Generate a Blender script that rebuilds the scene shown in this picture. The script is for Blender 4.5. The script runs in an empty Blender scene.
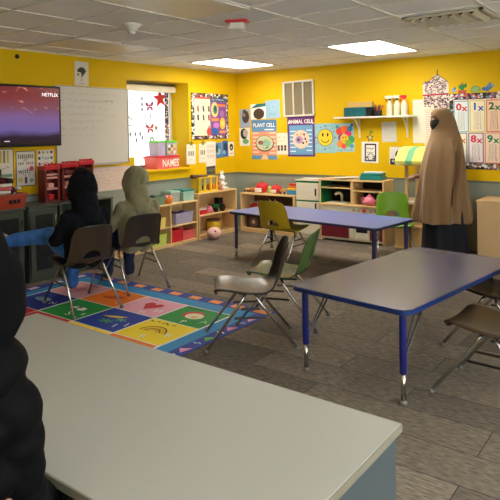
import bpy, bmesh, math, random
from mathutils import Vector as V, Matrix, noise as NZ

RND = random.Random(11)
COL = bpy.context.scene.collection
SC = bpy.context.scene
PI = math.pi
H = 2.44            # ceiling height
XR, YF = 7.6, -9.2  # right wall, front wall (behind the camera)

# ------------------------------------------------------------------ materials
def lin(c):
    c = c / 255.0
    return c / 12.92 if c <= 0.04045 else ((c + 0.055) / 1.055) ** 2.4

def rgb(c):
    return (lin(c[0]), lin(c[1]), lin(c[2]), 1.0)

def mat(name, c, rough=0.6, metal=0.0, var=0.10, scale=12.0, bump=0.0, bscale=60.0, spec=0.5, emit=None, estr=0.0,
        trans=0.0, coat=0.0, sheen=0.0, alpha=1.0):
    m = bpy.data.materials.new(name)
    m.use_nodes = True
    nt = m.node_tree
    b = nt.nodes['Principled BSDF']
    tc = nt.nodes.new('ShaderNodeTexCoord')
    n = nt.nodes.new('ShaderNodeTexNoise')
    n.inputs['Scale'].default_value = scale
    n.inputs['Detail'].default_value = 3
    nt.links.new(tc.outputs['Object'], n.inputs['Vector'])
    mx = nt.nodes.new('ShaderNodeMix')
    mx.data_type = 'RGBA'
    r = rgb(c)
    mx.inputs['A'].default_value = tuple(v * (1 - var) for v in r[:3]) + (1,)
    mx.inputs['B'].default_value = tuple(min(1, v * (1 + var)) for v in r[:3]) + (1,)
    nt.links.new(n.outputs['Fac'], mx.inputs['Factor'])
    nt.links.new(mx.outputs['Result'], b.inputs['Base Color'])
    b.inputs['Roughness'].default_value = rough
    b.inputs['Metallic'].default_value = metal
    b.inputs['Specular IOR Level'].default_value = spec
    b.inputs['Transmission Weight'].default_value = trans
    b.inputs['Coat Weight'].default_value = coat
    b.inputs['Sheen Weight'].default_value = sheen
    b.inputs['Alpha'].default_value = alpha
    if emit:
        b.inputs['Emission Color'].default_value = rgb(emit)
        b.inputs['Emission Strength'].default_value = estr
    if bump:
        n2 = nt.nodes.new('ShaderNodeTexNoise')
        n2.inputs['Scale'].default_value = bscale
        n2.inputs['Detail'].default_value = 4
        nt.links.new(tc.outputs['Object'], n2.inputs['Vector'])
        bp = nt.nodes.new('ShaderNodeBump')
        bp.inputs['Strength'].default_value = bump
        bp.inputs['Distance'].default_value = 0.01
        nt.links.new(n2.outputs['Fac'], bp.inputs['Height'])
        nt.links.new(bp.outputs['Normal'], b.inputs['Normal'])
    return m

_pc = {}
def ink(c, rough=0.7):
    """paper / print colour"""
    k = (tuple(c), rough)
    if k not in _pc:
        _pc[k] = mat('print_%d_%d_%d' % tuple(c), c, rough, var=0.04, scale=40)
    return _pc[k]

# palette
M = {}
M['yellow'] = mat('yellow_wall_paint', (222, 181, 1), 0.6, spec=.2, var=0.05, scale=2.0, bump=0.05, bscale=120)
M['grey_paint'] = mat('grey_green_wall_paint', (142, 150, 138), 0.55, var=0.05, scale=2.0, bump=0.05, bscale=120)
M['trim_dark'] = mat('grey_trim_paint', (110, 110, 92), 0.5)
M['white_paint'] = mat('white_paint', (222, 218, 205), 0.5, var=0.04)
M['cream'] = mat('cream_laminate', (226, 218, 196), 0.4, var=0.05)
M['maple'] = mat('maple_wood', (226, 190, 132), 0.45, var=0.12, scale=6)
M['maple_d'] = mat('maple_wood_back', (196, 152, 92), 0.5, var=0.12, scale=6)
M['birch'] = mat('birch_veneer', (222, 186, 138), 0.45, var=0.08, scale=5)
M['chrome'] = mat('chrome_tube', (205, 205, 205), 0.22, 1.0, var=0.05)
M['dark_steel'] = mat('dark_steel', (70, 68, 66), 0.35, 0.9)
M['rubber'] = mat('grey_glide', (120, 116, 108), 0.6)
M['black'] = mat('black_plastic', (16, 16, 18), 0.4)
M['blue_leg'] = mat('blue_enamel', (22, 30, 104), 0.35)
M['blue_edge'] = mat('blue_edge_band', (18, 44, 100), 0.4)
M['dkblue_edge'] = mat('navy_edge_band', (26, 30, 74), 0.4)
M['lam_near'] = mat('grey_lavender_laminate', (92, 94, 118), 0.24, var=0.06, scale=80)
M['lam_far'] = mat('lavender_laminate_daylit', (104, 122, 190), 0.28, var=0.05, scale=80)  # same laminate as the near table, bluish daylight reflection put into its colour
M['desk'] = mat('speckled_grey_laminate', (158, 157, 149), 0.42, var=0.06, scale=220)
M['desk_edge'] = mat('tan_edge_band', (128, 122, 104), 0.5)
M['desk_panel'] = mat('grey_green_panel', (70, 80, 82), 0.5)
M['sh_black'] = mat('shell_black_brown', (34, 28, 24), 0.3, var=0.06, spec=.4)
M['sh_brown'] = mat('shell_brown', (50, 40, 32), 0.3, var=0.08)
M['sh_umber'] = mat('shell_dark_umber', (46, 38, 33), 0.3, var=0.08)
M['sh_green'] = mat('shell_dark_green', (62, 88, 44), 0.25, var=0.08)
M['sh_lime'] = mat('shell_leaf_green', (98, 140, 34), 0.28, var=0.06)
M['sh_yellow'] = mat('shell_mustard', (178, 150, 22), 0.3, var=0.06)
M['sh_tan'] = mat('shell_worn_brown', (62, 48, 30), 0.3, var=0.2, scale=5)
M['navy'] = mat('black_navy_fleece', (9, 11, 18), 0.9, bump=0.25, bscale=90, spec=.2)
M['olive'] = mat('olive_fleece', (122, 116, 84), 0.9, bump=0.25, bscale=90, sheen=0.2)
M['denim'] = mat('blue_denim', (58, 118, 200), 0.85, var=0.45, scale=16, bump=0.3, bscale=70)
M['dk_denim'] = mat('dark_denim', (24, 34, 66), 0.85, var=0.2, bump=0.2, bscale=70)
M['khimar'] = mat('tan_crepe_cloth', (140, 108, 70), 0.8, var=0.07, bump=0.12, bscale=50, sheen=0.2)
M['abaya'] = mat('black_navy_skirt_cloth', (10, 11, 24), 0.85)
M['puffer'] = mat('black_quilted_nylon', (4, 4, 5), 0.75, spec=.1, var=0.1, bump=0.3, bscale=30)
M['fleece_black'] = mat('black_jersey_hood', (5, 5, 6), 0.9, spec=.1, bump=0.2, bscale=60)
M['skin'] = mat('brown_skin', (112, 74, 52), 0.5, var=0.06)
M['skin2'] = mat('light_brown_skin', (160, 112, 86), 0.5, var=0.06)
M['eye_w'] = mat('eye_white', (225, 222, 215), 0.3)
M['eye_d'] = mat('eye_dark', (18, 12, 10), 0.2)
M['shoe_w'] = mat('grey_white_shoe', (150, 146, 138), 0.6)
M['shoe_b'] = mat('black_shoe', (22, 22, 24), 0.5)
M['cab'] = mat('grey_green_cabinet', (74, 82, 72), 0.45, var=0.06)
M['cab_dark'] = mat('dark_cabinet_panel', (30, 35, 34), 0.4)
M['red_wood'] = mat('red_brown_wood', (120, 44, 34), 0.5, var=0.15)
M['red_pl'] = mat('red_plastic', (205, 34, 46), 0.35)
M['brick_pl'] = mat('orange_red_plastic', (172, 66, 44), 0.4)
M['pink_pl'] = mat('coral_pink_plastic', (230, 104, 104), 0.35)
M['lpink'] = mat('light_pink', (236, 176, 168), 0.45)
M['hotpink'] = mat('pink_plastic', (232, 130, 160), 0.35)
M['green_pl'] = mat('bright_green_plastic', (96, 200, 40), 0.35)
M['dgreen'] = mat('dark_green_paint', (20, 110, 60), 0.45)
M['teal'] = mat('teal_plastic', (30, 128, 122), 0.35)
M['mint'] = mat('pale_mint_plastic', (160, 200, 188), 0.3)
M['sage'] = mat('sage_plastic', (120, 150, 122), 0.35)
M['lavender'] = mat('lavender_plastic', (176, 168, 196), 0.35)
M['purple'] = mat('purple_cloth', (72, 50, 110), 0.7)
M['lime'] = mat('lime_plastic', (198, 214, 96), 0.4)
M['pale_yellow'] = mat('pale_yellow_plastic', (234, 214, 120), 0.4)
M['toy_yellow'] = mat('toy_yellow', (240, 200, 40), 0.4)
M['toy_blue'] = mat('toy_blue', (50, 140, 200), 0.4)
M['toy_orange'] = mat('toy_orange', (232, 130, 50), 0.45)
M['plush_white'] = mat('white_plush', (236, 232, 226), 0.95, bump=0.4, bscale=80, sheen=0.3)
M['plush_pink'] = mat('pale_pink_plush', (228, 184, 178), 0.95, bump=0.4, bscale=80, sheen=0.3)
M['plush_tan'] = mat('orange_tan_plush', (196, 122, 66), 0.95, bump=0.4, bscale=80, sheen=0.3)
M['brown'] = mat('brown_wood', (92, 66, 44), 0.55, var=0.2)
M['maroon'] = mat('maroon_paint', (110, 20, 34), 0.45)
M['clear'] = mat('cloudy_clear_plastic', (205, 216, 214), 0.25, trans=0.35)
M['paper'] = mat('white_paper', (226, 222, 210), 0.75, var=0.04)
M['board'] = mat('whiteboard_enamel', (208, 202, 190), 0.32, var=0.03, scale=3)
M['alu'] = mat('aluminium', (170, 168, 160), 0.35, 0.9)
M['screen_bezel'] = mat('tv_bezel', (14, 15, 20), 0.3)
M['tile'] = mat('ceiling_tile', (244, 241, 233), 0.9, var=0.05, scale=3, bump=0.5, bscale=260)
M['tbar'] = mat('ceiling_grid_steel', (225, 220, 206), 0.5)
M['vent'] = mat('vent_steel', (196, 186, 160), 0.45)
M['vent_shade'] = mat('vent_painted_shade', (24, 21, 18), 0.8)
M['filter'] = mat('grey_filter_mesh', (128, 116, 90), 0.8, var=0.25, scale=160)
M['lens_on'] = mat('lit_light_diffuser', (245, 245, 240), 0.5, emit=(255, 247, 232), estr=8.5)
M['lens_off'] = mat('unlit_light_diffuser', (226, 214, 186), 0.4, var=0.03)
M['wdiff'] = mat('window_frame_paint', (220, 214, 196), 0.45)

def carpet():
    m = bpy.data.materials.new('carpet_plank_tiles')
    m.use_nodes = True
    nt = m.node_tree
    b = nt.nodes['Principled BSDF']
    tc = nt.nodes.new('ShaderNodeTexCoord')
    br = nt.nodes.new('ShaderNodeTexBrick')
    br.inputs['Scale'].default_value = 1.0
    br.inputs['Brick Width'].default_value = 1.0
    br.inputs['Row Height'].default_value = 0.27
    br.inputs['Mortar Size'].default_value = 0.0035
    br.inputs['Mortar Smooth'].default_value = 0.3
    br.inputs['Color1'].default_value = rgb((138, 126, 110))
    br.inputs['Color2'].default_value = rgb((98, 89, 78))
    br.inputs['Mortar'].default_value = rgb((70, 62, 56))
    br.offset = 0.5
    nt.links.new(tc.outputs['Object'], br.inputs['Vector'])
    mp = nt.nodes.new('ShaderNodeMapping')
    mp.inputs['Scale'].default_value = (9, 34, 1)
    nt.links.new(tc.outputs['Object'], mp.inputs['Vector'])
    n = nt.nodes.new('ShaderNodeTexNoise')
    n.inputs['Scale'].default_value = 2.2
    n.inputs['Detail'].default_value = 5
    nt.links.new(mp.outputs['Vector'], n.inputs['Vector'])
    cr = nt.nodes.new('ShaderNodeValToRGB')
    cr.color_ramp.elements[0].position = 0.36
    cr.color_ramp.elements[0].color = (0.62, 0.62, 0.63, 1)
    cr.color_ramp.elements[1].position = 0.68
    cr.color_ramp.elements[1].color = (1.38, 1.35, 1.3, 1)
    nt.links.new(n.outputs['Fac'], cr.inputs['Fac'])
    mx = nt.nodes.new('ShaderNodeMix')
    mx.data_type = 'RGBA'
    mx.blend_type = 'MULTIPLY'
    mx.inputs['Factor'].default_value = 1
    nt.links.new(br.outputs['Color'], mx.inputs['A'])
    nt.links.new(cr.outputs['Color'], mx.inputs['B'])
    nt.links.new(mx.outputs['Result'], b.inputs['Base Color'])
    b.inputs['Roughness'].default_value = 0.85
    n2 = nt.nodes.new('ShaderNodeTexNoise')
    n2.inputs['Scale'].default_value = 260
    nt.links.new(tc.outputs['Object'], n2.inputs['Vector'])
    bp = nt.nodes.new('ShaderNodeBump')
    bp.inputs['Strength'].default_value = 0.5
    bp.inputs['Distance'].default_value = 0.006
    nt.links.new(n2.outputs['Fac'], bp.inputs['Height'])
    nt.links.new(bp.outputs['Normal'], b.inputs['Normal'])
    return m
M['carpet'] = carpet()

def tvpic():
    """picture on the lit screen: glowing red embers over violet haze, dark at the bottom"""
    m = bpy.data.materials.new('lit_screen_picture')
    m.use_nodes = True
    nt = m.node_tree
    b = nt.nodes['Principled BSDF']
    tc = nt.nodes.new('ShaderNodeTexCoord')
    sep = nt.nodes.new('ShaderNodeSeparateXYZ')
    nt.links.new(tc.outputs['Generated'], sep.inputs[0])
    n0 = nt.nodes.new('ShaderNodeTexNoise'); n0.inputs['Scale'].default_value = 2.6
    nt.links.new(tc.outputs['Generated'], n0.inputs['Vector'])
    ad = nt.nodes.new('ShaderNodeMath'); ad.operation = 'MULTIPLY_ADD'
    ad.inputs[1].default_value = 0.16; ad.inputs[2].default_value = -0.08
    nt.links.new(n0.outputs['Fac'], ad.inputs[0])
    s = nt.nodes.new('ShaderNodeMath'); s.operation = 'ADD'
    nt.links.new(sep.outputs['Y'], s.inputs[0]); nt.links.new(ad.outputs[0], s.inputs[1])
    cr = nt.nodes.new('ShaderNodeValToRGB')
    e = cr.color_ramp.elements
    e[0].position = 0.0; e[0].color = rgb((22, 14, 24))
    e[1].position = 1.0; e[1].color = rgb((104, 34, 36))
    for p, c in ((0.14, (36, 22, 40)), (0.24, (98, 82, 140)), (0.45, (112, 84, 132)), (0.62, (112, 66, 84)), (0.8, (116, 46, 50))):
        q = e.new(p); q.color = rgb(c)
    nt.links.new(s.outputs[0], cr.inputs['Fac'])
    n = nt.nodes.new('ShaderNodeTexNoise'); n.inputs['Scale'].default_value = 7; n.inputs['Detail'].default_value = 6; n.inputs['Distortion'].default_value = 2.2
    nt.links.new(tc.outputs['Generated'], n.inputs['Vector'])
    c2 = nt.nodes.new('ShaderNodeValToRGB')
    c2.color_ramp.elements[0].position = 0.62; c2.color_ramp.elements[0].color = (0, 0, 0, 1)
    c2.color_ramp.elements[1].position = 0.74; c2.color_ramp.elements[1].color = (1, 1, 1, 1)
    nt.links.new(n.outputs['Fac'], c2.inputs['Fac'])
    gt = nt.nodes.new('ShaderNodeMapRange')
    gt.inputs['From Min'].default_value = 0.45; gt.inputs['From Max'].default_value = 0.75
    nt.links.new(sep.outputs['Y'], gt.inputs['Value'])
    mu = nt.nodes.new('ShaderNodeMath'); mu.operation = 'MULTIPLY'
    nt.links.new(c2.outputs['Color'], mu.inputs[0]); nt.links.new(gt.outputs[0], mu.inputs[1])
    mx = nt.nodes.new('ShaderNodeMix'); mx.data_type = 'RGBA'
    mx.inputs['B'].default_value = rgb((246, 150, 110))
    nt.links.new(mu.outputs[0], mx.inputs['Factor']); nt.links.new(cr.outputs['Color'], mx.inputs['A'])
    b.inputs['Base Color'].default_value = (0.01, 0.01, 0.012, 1)
    b.inputs['Roughness'].default_value = 0.2
    nt.links.new(mx.outputs['Result'], b.inputs['Emission Color'])
    b.inputs['Emission Strength'].default_value = 0.5
    return m
M['tvpic'] = tvpic()

def glass():
    m = bpy.data.materials.new('window_glass')
    m.use_nodes = True
    nt = m.node_tree
    nt.nodes.remove(nt.nodes['Principled BSDF'])
    out = nt.nodes['Material Output']
    tr = nt.nodes.new('ShaderNodeBsdfTransparent'); tr.inputs[0].default_value = (0.97, 0.98, 0.98, 1)
    gl = nt.nodes.new('ShaderNodeBsdfGlossy'); gl.inputs['Roughness'].default_value = 0.02
    mx = nt.nodes.new('ShaderNodeMixShader'); mx.inputs[0].default_value = 0.05
    nt.links.new(tr.outputs[0], mx.inputs[1]); nt.links.new(gl.outputs[0], mx.inputs[2])
    nt.links.new(mx.outputs[0], out.inputs[0])
    return m
M['glass'] = glass()
def frosted():
    m = bpy.data.materials.new('frosted_white_pane')
    m.use_nodes = True
    nt = m.node_tree
    nt.nodes.remove(nt.nodes['Principled BSDF'])
    out = nt.nodes['Material Output']
    tr = nt.nodes.new('ShaderNodeBsdfTranslucent'); tr.inputs[0].default_value = (0.32, 0.33, 0.33, 1)
    df = nt.nodes.new('ShaderNodeBsdfDiffuse'); df.inputs[0].default_value = (0.5, 0.5, 0.5, 1)
    mx = nt.nodes.new('ShaderNodeAddShader')
    nt.links.new(tr.outputs[0], mx.inputs[0]); nt.links.new(df.outputs[0], mx.inputs[1])
    nt.links.new(mx.outputs[0], out.inputs[0])
    return m
M['frosted'] = frosted()

# ------------------------------------------------------------------ mesh builder
class MB:
    def __init__(self):
        self.bm = bmesh.new()
        self.mi = 0
    def _tagnew(self, faces):
        for f in faces:
            f.material_index = self.mi
    def box(self, x0, x1, y0, y1, z0, z1, bev=0.0, mx=None):
        g = bmesh.ops.create_cube(self.bm, size=1.0)
        vs = g['verts']
        for v in vs:
            v.co = V(((x0 + x1) / 2 + v.co.x * (x1 - x0), (y0 + y1) / 2 + v.co.y * (y1 - y0), (z0 + z1) / 2 + v.co.z * (z1 - z0)))
        fs = list({f for v in vs for f in v.link_faces})
        if bev > 0:
            es = list({e for v in vs for e in v.link_edges})
            r = bmesh.ops.bevel(self.bm, geom=es, offset=bev, segments=2, profile=0.5, affect='EDGES')
            vs = list({v for f in r['faces'] for v in f.verts} | {v for v in vs if v.is_valid})
            fs = list({f for v in vs for f in v.link_faces})
        if mx is not None:
            for v in vs:
                v.co = mx @ v.co
        self._tagnew(fs)
        return self
    def grid(self, rows, close=False, cap=False):
        """rows: list of lists of points (same count); close: rows wrap round"""
        bm = self.bm
        vr = [[bm.verts.new(p) for p in r] for r in rows]
        fs = []
        n = len(rows[0])
        for i in range(len(vr) - 1):
            for j in range(n if close else n - 1):
                a, b = vr[i][j], vr[i][(j + 1) % n]
                c, d = vr[i + 1][(j + 1) % n], vr[i + 1][j]
                fs.append(bm.faces.new((a, b, c, d)))
        if cap:
            fs.append(bm.faces.new(list(reversed(vr[0]))))
            fs.append(bm.faces.new(vr[-1]))
        self._tagnew(fs)
        return vr
    def tube(self, pts, r, seg=8):
        pts = [V(p) for p in pts]
        rs = r if isinstance(r, (list, tuple)) else [r] * len(pts)
        rows = []
        up = V((0, 0, 1))
        pu = None
        for i, p in enumerate(pts):
            if i == 0: t = pts[1] - p
            elif i == len(pts) - 1: t = p - pts[i - 1]
            else: t = (pts[i + 1] - p).normalized() + (p - pts[i - 1]).normalized()
            t.normalize()
            if pu is None:
                a = up if abs(t.dot(up)) < 0.9 else V((1, 0, 0))
                u = t.cross(a).normalized()
            else:
                u = (pu - t * pu.dot(t)).normalized()
            pu = u
            w = t.cross(u)
            rows.append([p + (u * math.cos(2 * PI * k / seg) + w * math.sin(2 * PI * k / seg)) * rs[i] for k in range(seg)])
        self.grid(rows, close=True, cap=True)
        return self
    def lathe(self, prof, c=(0, 0, 0), seg=20, sx=1.0, sy=1.0, mx=None):
        rows = []
        for r, z in prof:
            rr = max(r, 0.0004)
            rows.append([V((c[0] + rr * sx * math.cos(2 * PI * k / seg), c[1] + rr * sy * math.sin(2 * PI * k / seg), c[2] + z)) for k in range(seg)])
        if mx is not None:
            rows = [[mx @ p for p in r] for r in rows]
        self.grid(rows, close=True, cap=True)
        return self
    def ell(self, c, rad, seg=16, mx=None):
        prof = [(math.sin(PI * i / 10), -math.cos(PI * i / 10)) for i in range(11)]
        rows = []
        for r, z in prof:
            rr = max(r, 0.01)
            rows.append([V((rad[0] * rr * math.cos(2 * PI * k / seg), rad[1] * rr * math.sin(2 * PI * k / seg), rad[2] * z)) for k in range(seg)])
        if mx is not None:
            rows = [[mx @ p for p in r] for r in rows]
        rows = [[p + V(c) for p in r] for r in rows]
        self.grid(rows, close=True, cap=True)
        return self
    def prism(self, pts, z0, z1, mx=None):
        rows = [[V((x, y, z)) for x, y in pts] for z in (z0, z1)]
        if mx is not None:
            rows = [[mx @ p for p in r] for r in rows]
        self.grid(rows, close=True, cap=True)
        return self
    def build(self, name, mats, parent=None, smooth=False, loc=None, rotz=0.0):
        bmesh.ops.recalc_face_normals(self.bm, faces=self.bm.faces[:])
        me = bpy.data.meshes.new(name)
        self.bm.to_mesh(me)
        self.bm.free()
        for m in (mats if isinstance(mats, (list, tuple)) else [mats]):
            me.materials.append(m)
        if smooth:
            for p in me.polygons:
                p.use_smooth = True
        o = bpy.data.objects.new(name, me)
        COL.objects.link(o)
        if parent is not None: o.parent = parent
        if loc is not None: o.location = loc
        o.rotation_euler.z = rotz
        return o

def autosmooth(o, ang=40):
    for p in o.data.polygons: p.use_smooth = True
    o.data.set_sharp_from_angle(angle=math.radians(ang))
    return o

def tag(o, label, cat, group=None):
    o['label'] = label; o['category'] = cat
    if group: o['group'] = group
    return o
def struct(o):
    o['kind'] = 'structure'
    return o
def thing(name, label, cat, loc=(0, 0, 0), rotz=0.0, group=None):
    o = bpy.data.objects.new(name, None)
    o.empty_display_size = 0.1
    COL.objects.link(o)
    o.location = loc; o.rotation_euler.z = rotz
    return tag(o, label, cat, group)
def dup(root, loc, rotz, label, group=None):
    r = root.copy(); COL.objects.link(r); r.location = loc; r.rotation_euler.z = rotz
    r['label'] = label
    if group: r['group'] = group
    for ch in [c for c in COL.objects if c.parent == root]:
        c = ch.copy(); COL.objects.link(c); c.parent = r
        for g in [d for d in COL.objects if d.parent == ch]:
            d = g.copy(); COL.objects.link(d); d.parent = c
    return r
def swap(root, part, m):
    """give the named part of one copy a colour of its own"""
    for c in COL.objects:
        if c.parent == root and c.name.split('.')[0] == part:
            c.data = c.data.copy(); c.data.materials[0] = m

# ------------------------------------------------------------------ flat printed things
ROT = {'back': Matrix(((1, 0, 0), (0, 0, -1), (0, 1, 0))),      # local X -> +x, Y -> +z, Z -> -y
       'left': Matrix(((0, 0, 1), (1, 0, 0), (0, 1, 0))),       # local X -> +y, Y -> +z, Z -> +x
       'floor': Matrix.Identity(3)}
_fonts = {}
def text_mesh(s, bold=0.0):
    if (s, bold) not in _fonts:
        c = bpy.data.curves.new('lettering', 'FONT')
        c.body = s; c.size = 1.0; c.align_x = 'CENTER'; c.align_y = 'CENTER'
        c.resolution_u = 2; c.offset = bold
        o = bpy.data.objects.new('lettering', c)
        me = bpy.data.meshes.new_from_object(o)
        bpy.data.objects.remove(o)
        _fonts[(s, bold)] = me
    return _fonts[(s, bold)]

class Flat:
    """a sheet with its print, all one mesh; local X right, Y up, Z out"""
    def __init__(self, w=None, h=None, col=(235, 232, 222), th=0.003, m=None, dz=0.00005):
        self.dz = dz
        self.mb = MB(); self.mats = []; self.z = 0.0
        if w:
            self.mb.mi = self._m(m or ink(col))
            self.mb.box(0, w, 0, h, 0, th)
            self.z = th
        self.w, self.h = w, h
    def _m(self, m):
        if m not in self.mats: self.mats.append(m)
        return self.mats.index(m)
    def _lift(self, c):
        self.mb.mi = self._m(c if isinstance(c, bpy.types.Material) else ink(c))
        self.z += self.dz
    def poly(self, pts, c):
        self._lift(c)
        f = self.mb.bm.faces.new([self.mb.bm.verts.new((x, y, self.z)) for x, y in pts])
        f.material_index = self.mb.mi
        return self
    def rect(self, x0, y0, x1, y1, c):
        return self.poly([(x0, y0), (x1, y0), (x1, y1), (x0, y1)], c)
    def disc(self, x, y, r, c, ry=None, n=20):
        ry = ry or r
        return self.poly([(x + r * math.cos(2 * PI * k / n), y + ry * math.sin(2 * PI * k / n)) for k in range(n)], c)
    def star(self, x, y, r, c, a0=PI / 2):
        return self.poly([(x + (r if k % 2 == 0 else r * .42) * math.cos(a0 + PI * k / 5), y + (r if k % 2 == 0 else r * .42) * math.sin(a0 + PI * k / 5)) for k in range(10)], c)
    def line(self, pts, w, c):
        self._lift(c)
        bm = self.mb.bm
        for (xa, ya), (xb, yb) in zip(pts[:-1], pts[1:]):
            d = math.hypot(xb - xa, yb - ya) or 1e-6
            nx, ny = -(yb - ya) / d * w / 2, (xb - xa) / d * w / 2
            f = bm.faces.new([bm.verts.new((px, py, self.z)) for px, py in ((xa + nx, ya + ny), (xa - nx, ya - ny), (xb - nx, yb - ny), (xb + nx, yb + ny))])
            f.material_index = self.mb.mi
        return self
    def ring(self, x, y, r, w, c, ry=None, n=22, a0=0, a1=2 * PI):
        ry = ry or r
        return self.line([(x + r * math.cos(a0 + (a1 - a0) * k / n), y + ry * math.sin(a0 + (a1 - a0) * k / n)) for k in range(n + 1)], w, c)
    def frame(self, x0, y0, x1, y1, w, c):
        return self.rect(x0, y0, x1, y0 + w, c).rect(x0, y1 - w, x1, y1, c).rect(x0, y0, x0 + w, y1, c).rect(x1 - w, y0, x1, y1, c)
    def text(self, s, x, y, h, c, rot=0.0, sx=1.0, bold=0.0):
        self._lift(c)
        me = text_mesh(s, bold)
        mx = Matrix.Translation((x, y, self.z)) @ Matrix.Rotation(rot, 4, 'Z') @ Matrix.Diagonal((h * 1.35 * sx, h * 1.35, 0, 1))
        bm = self.mb.bm
        vs = [bm.verts.new(mx @ v.co) for v in me.vertices]
        for p in me.polygons:
            try:
                f = bm.faces.new([vs[i] for i in p.vertices]); f.material_index = self.mb.mi
            except ValueError: pass
        return self
    def scribble(self, x0, x1, y, h, c, w=0.003, step=None):
        """an unreadable line of handwriting"""
        step = step or h * .5
        pts = []; x = x0
        while x < x1:
            pts.append((x, y + RND.uniform(-h / 2, h / 2))); x += step * RND.uniform(.6, 1.3)
            if RND.random() < .16 and len(pts) > 2:
                self.line(pts, w, c); pts = []; x += step * 1.2
        if len(pts) > 1: self.line(pts, w, c)
        return self
    def specks(self, x0, y0, x1, y1, n, cols, s):
        for _ in range(n):
            x, y = RND.uniform(x0, x1), RND.uniform(y0, y1); a = s * RND.uniform(.5, 1.2); t = RND.uniform(0, PI)
            self.z -= self.dz * .8
            self.poly([(x + a * math.cos(t + q), y + a * RND.uniform(.5, 1) * math.sin(t + q)) for q in (0, 1.3, 2.6, 4.2)], RND.choice(cols))
        return self
    def place(self, name, label, cat, wall, at, tilt=0.0, group=None, parent=None, off=0.0008):
        o = self.mb.build(name, self.mats)
        # the print faces outwards
        me = o.data
        for p in me.polygons:
            if p.normal.z < -0.5 and p.center.z > 0.0029: p.flip()
        mxr = ROT[wall].to_4x4() @ Matrix.Rotation(tilt, 4, 'Z')
        o.rotation_euler = mxr.to_euler()
        if wall == 'back': o.location = (at[0], -off, at[1])
        elif wall == 'left': o.location = (off, at[0], at[1])
        else: o.location = at
        if parent is not None: o.parent = parent
        if label: tag(o, label, cat, group)
        return o

# ------------------------------------------------------------------ the room
WZ = 0.85                                   # top of the grey dado
WY0, WY1, WZ0, WZ1, WD = -2.26, -1.10, 1.005, 2.22, 0.34   # window opening in the left wall and its depth
T = 0.42
b = MB(); b.box(-0.4, XR + .15, YF - .15, 0.15, -0.12, 0)
struct(b.build('floor', M['carpet']))

def wallmesh(name, boxes):
    b = MB()
    for lo, bx in boxes:
        b.mi = lo; b.box(*bx)
    return struct(b.build(name, [M['yellow'], M['grey_paint']]))
wallmesh('wall_back', [(1, (0, XR, 0, .15, 0, WZ)), (0, (0, XR, 0, .15, WZ, H))])
wallmesh('wall_left', [(1, (-T, 0, YF, .15, 0, WZ)), (0, (-T, 0, YF, .15, WZ, WZ0)), (0, (-T, 0, YF, WY0, WZ0, WZ1)),
                       (0, (-T, 0, WY1, .15, WZ0, WZ1)), (0, (-T, 0, YF, .15, WZ1, H))])
# unseen windows added to the right wall for fill daylight; front wall stays closed
RW_ADDED = [(-8.7, -7.1), (-6.7, -5.1), (-4.7, -3.1)]
FW = []
def winwall(name, along, spans, a0, a1):
    bx = [(1, (a0, a1, 0, WZ)), (0, (a0, a1, 2.25, H))]
    e = [a0] + [v for s in spans for v in s] + [a1]
    for k in range(0, len(e), 2): bx.append((0, (e[k], e[k + 1], WZ, 2.25)))
    wallmesh(name, [(m, ((XR, XR + .15, p, q, z0, z1) if along == 'y' else (p, q, YF - .15, YF, z0, z1))) for m, (p, q, z0, z1) in bx])
    for (p, q) in spans:
        b = MB()
        def bar(u0, u1, z0, z1):
            if along == 'y': b.box(XR + .03, XR + .08, u0, u1, z0, z1)
            else: b.box(u0, u1, YF - .08, YF - .03, z0, z1)
        bar(p, q, WZ, WZ + .05); bar(p, q, 2.20, 2.25); bar(p, p + .05, WZ + .05, 2.2); bar(q - .05, q, WZ + .05, 2.2); bar((p + q) / 2 - .02, (p + q) / 2 + .02, WZ + .05, 2.2)
        global NW
        w_ = struct(b.build('window_%d' % NW, M['wdiff'])); NW += 1  # frame of a window added outside the view to let in fill light
        b = MB()
        if along == 'y': b.box(XR + .05, XR + .056, p + .051, q - .051, WZ + .051, 2.199)
        else: b.box(p + .051, q - .051, YF - .056, YF - .05, WZ + .051, 2.199)
        struct(b.build('window_pane', M['glass'], w_))
        ld = bpy.data.lights.new('daylight_portal', 'AREA'); ld.shape = 'RECTANGLE'; ld.size = q - p; ld.size_y = 1.4; ld.cycles.is_portal = True
        lo = bpy.data.objects.new('daylight_portal', ld); COL.objects.link(lo)
        if along == 'y': lo.location = (XR + .14, (p + q) / 2, 1.55); lo.rotation_euler = (PI / 2, 0, PI / 2)
        else: lo.location = ((p + q) / 2, YF - .14, 1.55); lo.rotation_euler = (PI / 2, 0, 0)
        lo.rotation_euler.rotate_axis('Y', PI)
NW = 2
winwall('wall_right', 'y', RW_ADDED, YF, .15)
winwall('wall_front', 'x', FW, -T, XR + .15)
b = MB(); b.box(-T, XR + .15, YF - .15, .15, H, H + .1)
struct(b.build('ceiling', M['tile']))
# suspended grid, one mesh: bars a little below the tiles
GX = [0.435 + .685 * k for k in range(11)]
GY = [-0.05 - .5425 * k for k in range(17)]
GYL = [y for y in GY if y > YF]
b = MB()
for x in GX:
    if x < XR: b.box(x - .012, x + .012, YF, 0, H - .006, H + .004)
for y in GYL:
    b.box(0, XR, y - .012, y + .012, H - .0066, H + .004)
b.box(0, XR, -.022, 0, H - .012, H); b.box(0, .022, YF, 0, H - .012, H)
struct(b.build('trim_1', M['tbar']))
b = MB(); b.box(0, XR, -.012, 0, WZ - .012, WZ + .012); b.box(0, .012, YF, 0, WZ - .012, WZ + .012)
struct(b.build('trim_2', M['trim_dark']))
b = MB(); b.box(.0, XR, -.014, 0, 0, .075, .004)
struct(b.build('baseboard_back', M['grey_paint']))
b = MB(); b.box(0, .014, YF, -.014, 0, .075, .004)
struct(b.build('baseboard_left', M['grey_paint']))

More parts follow.
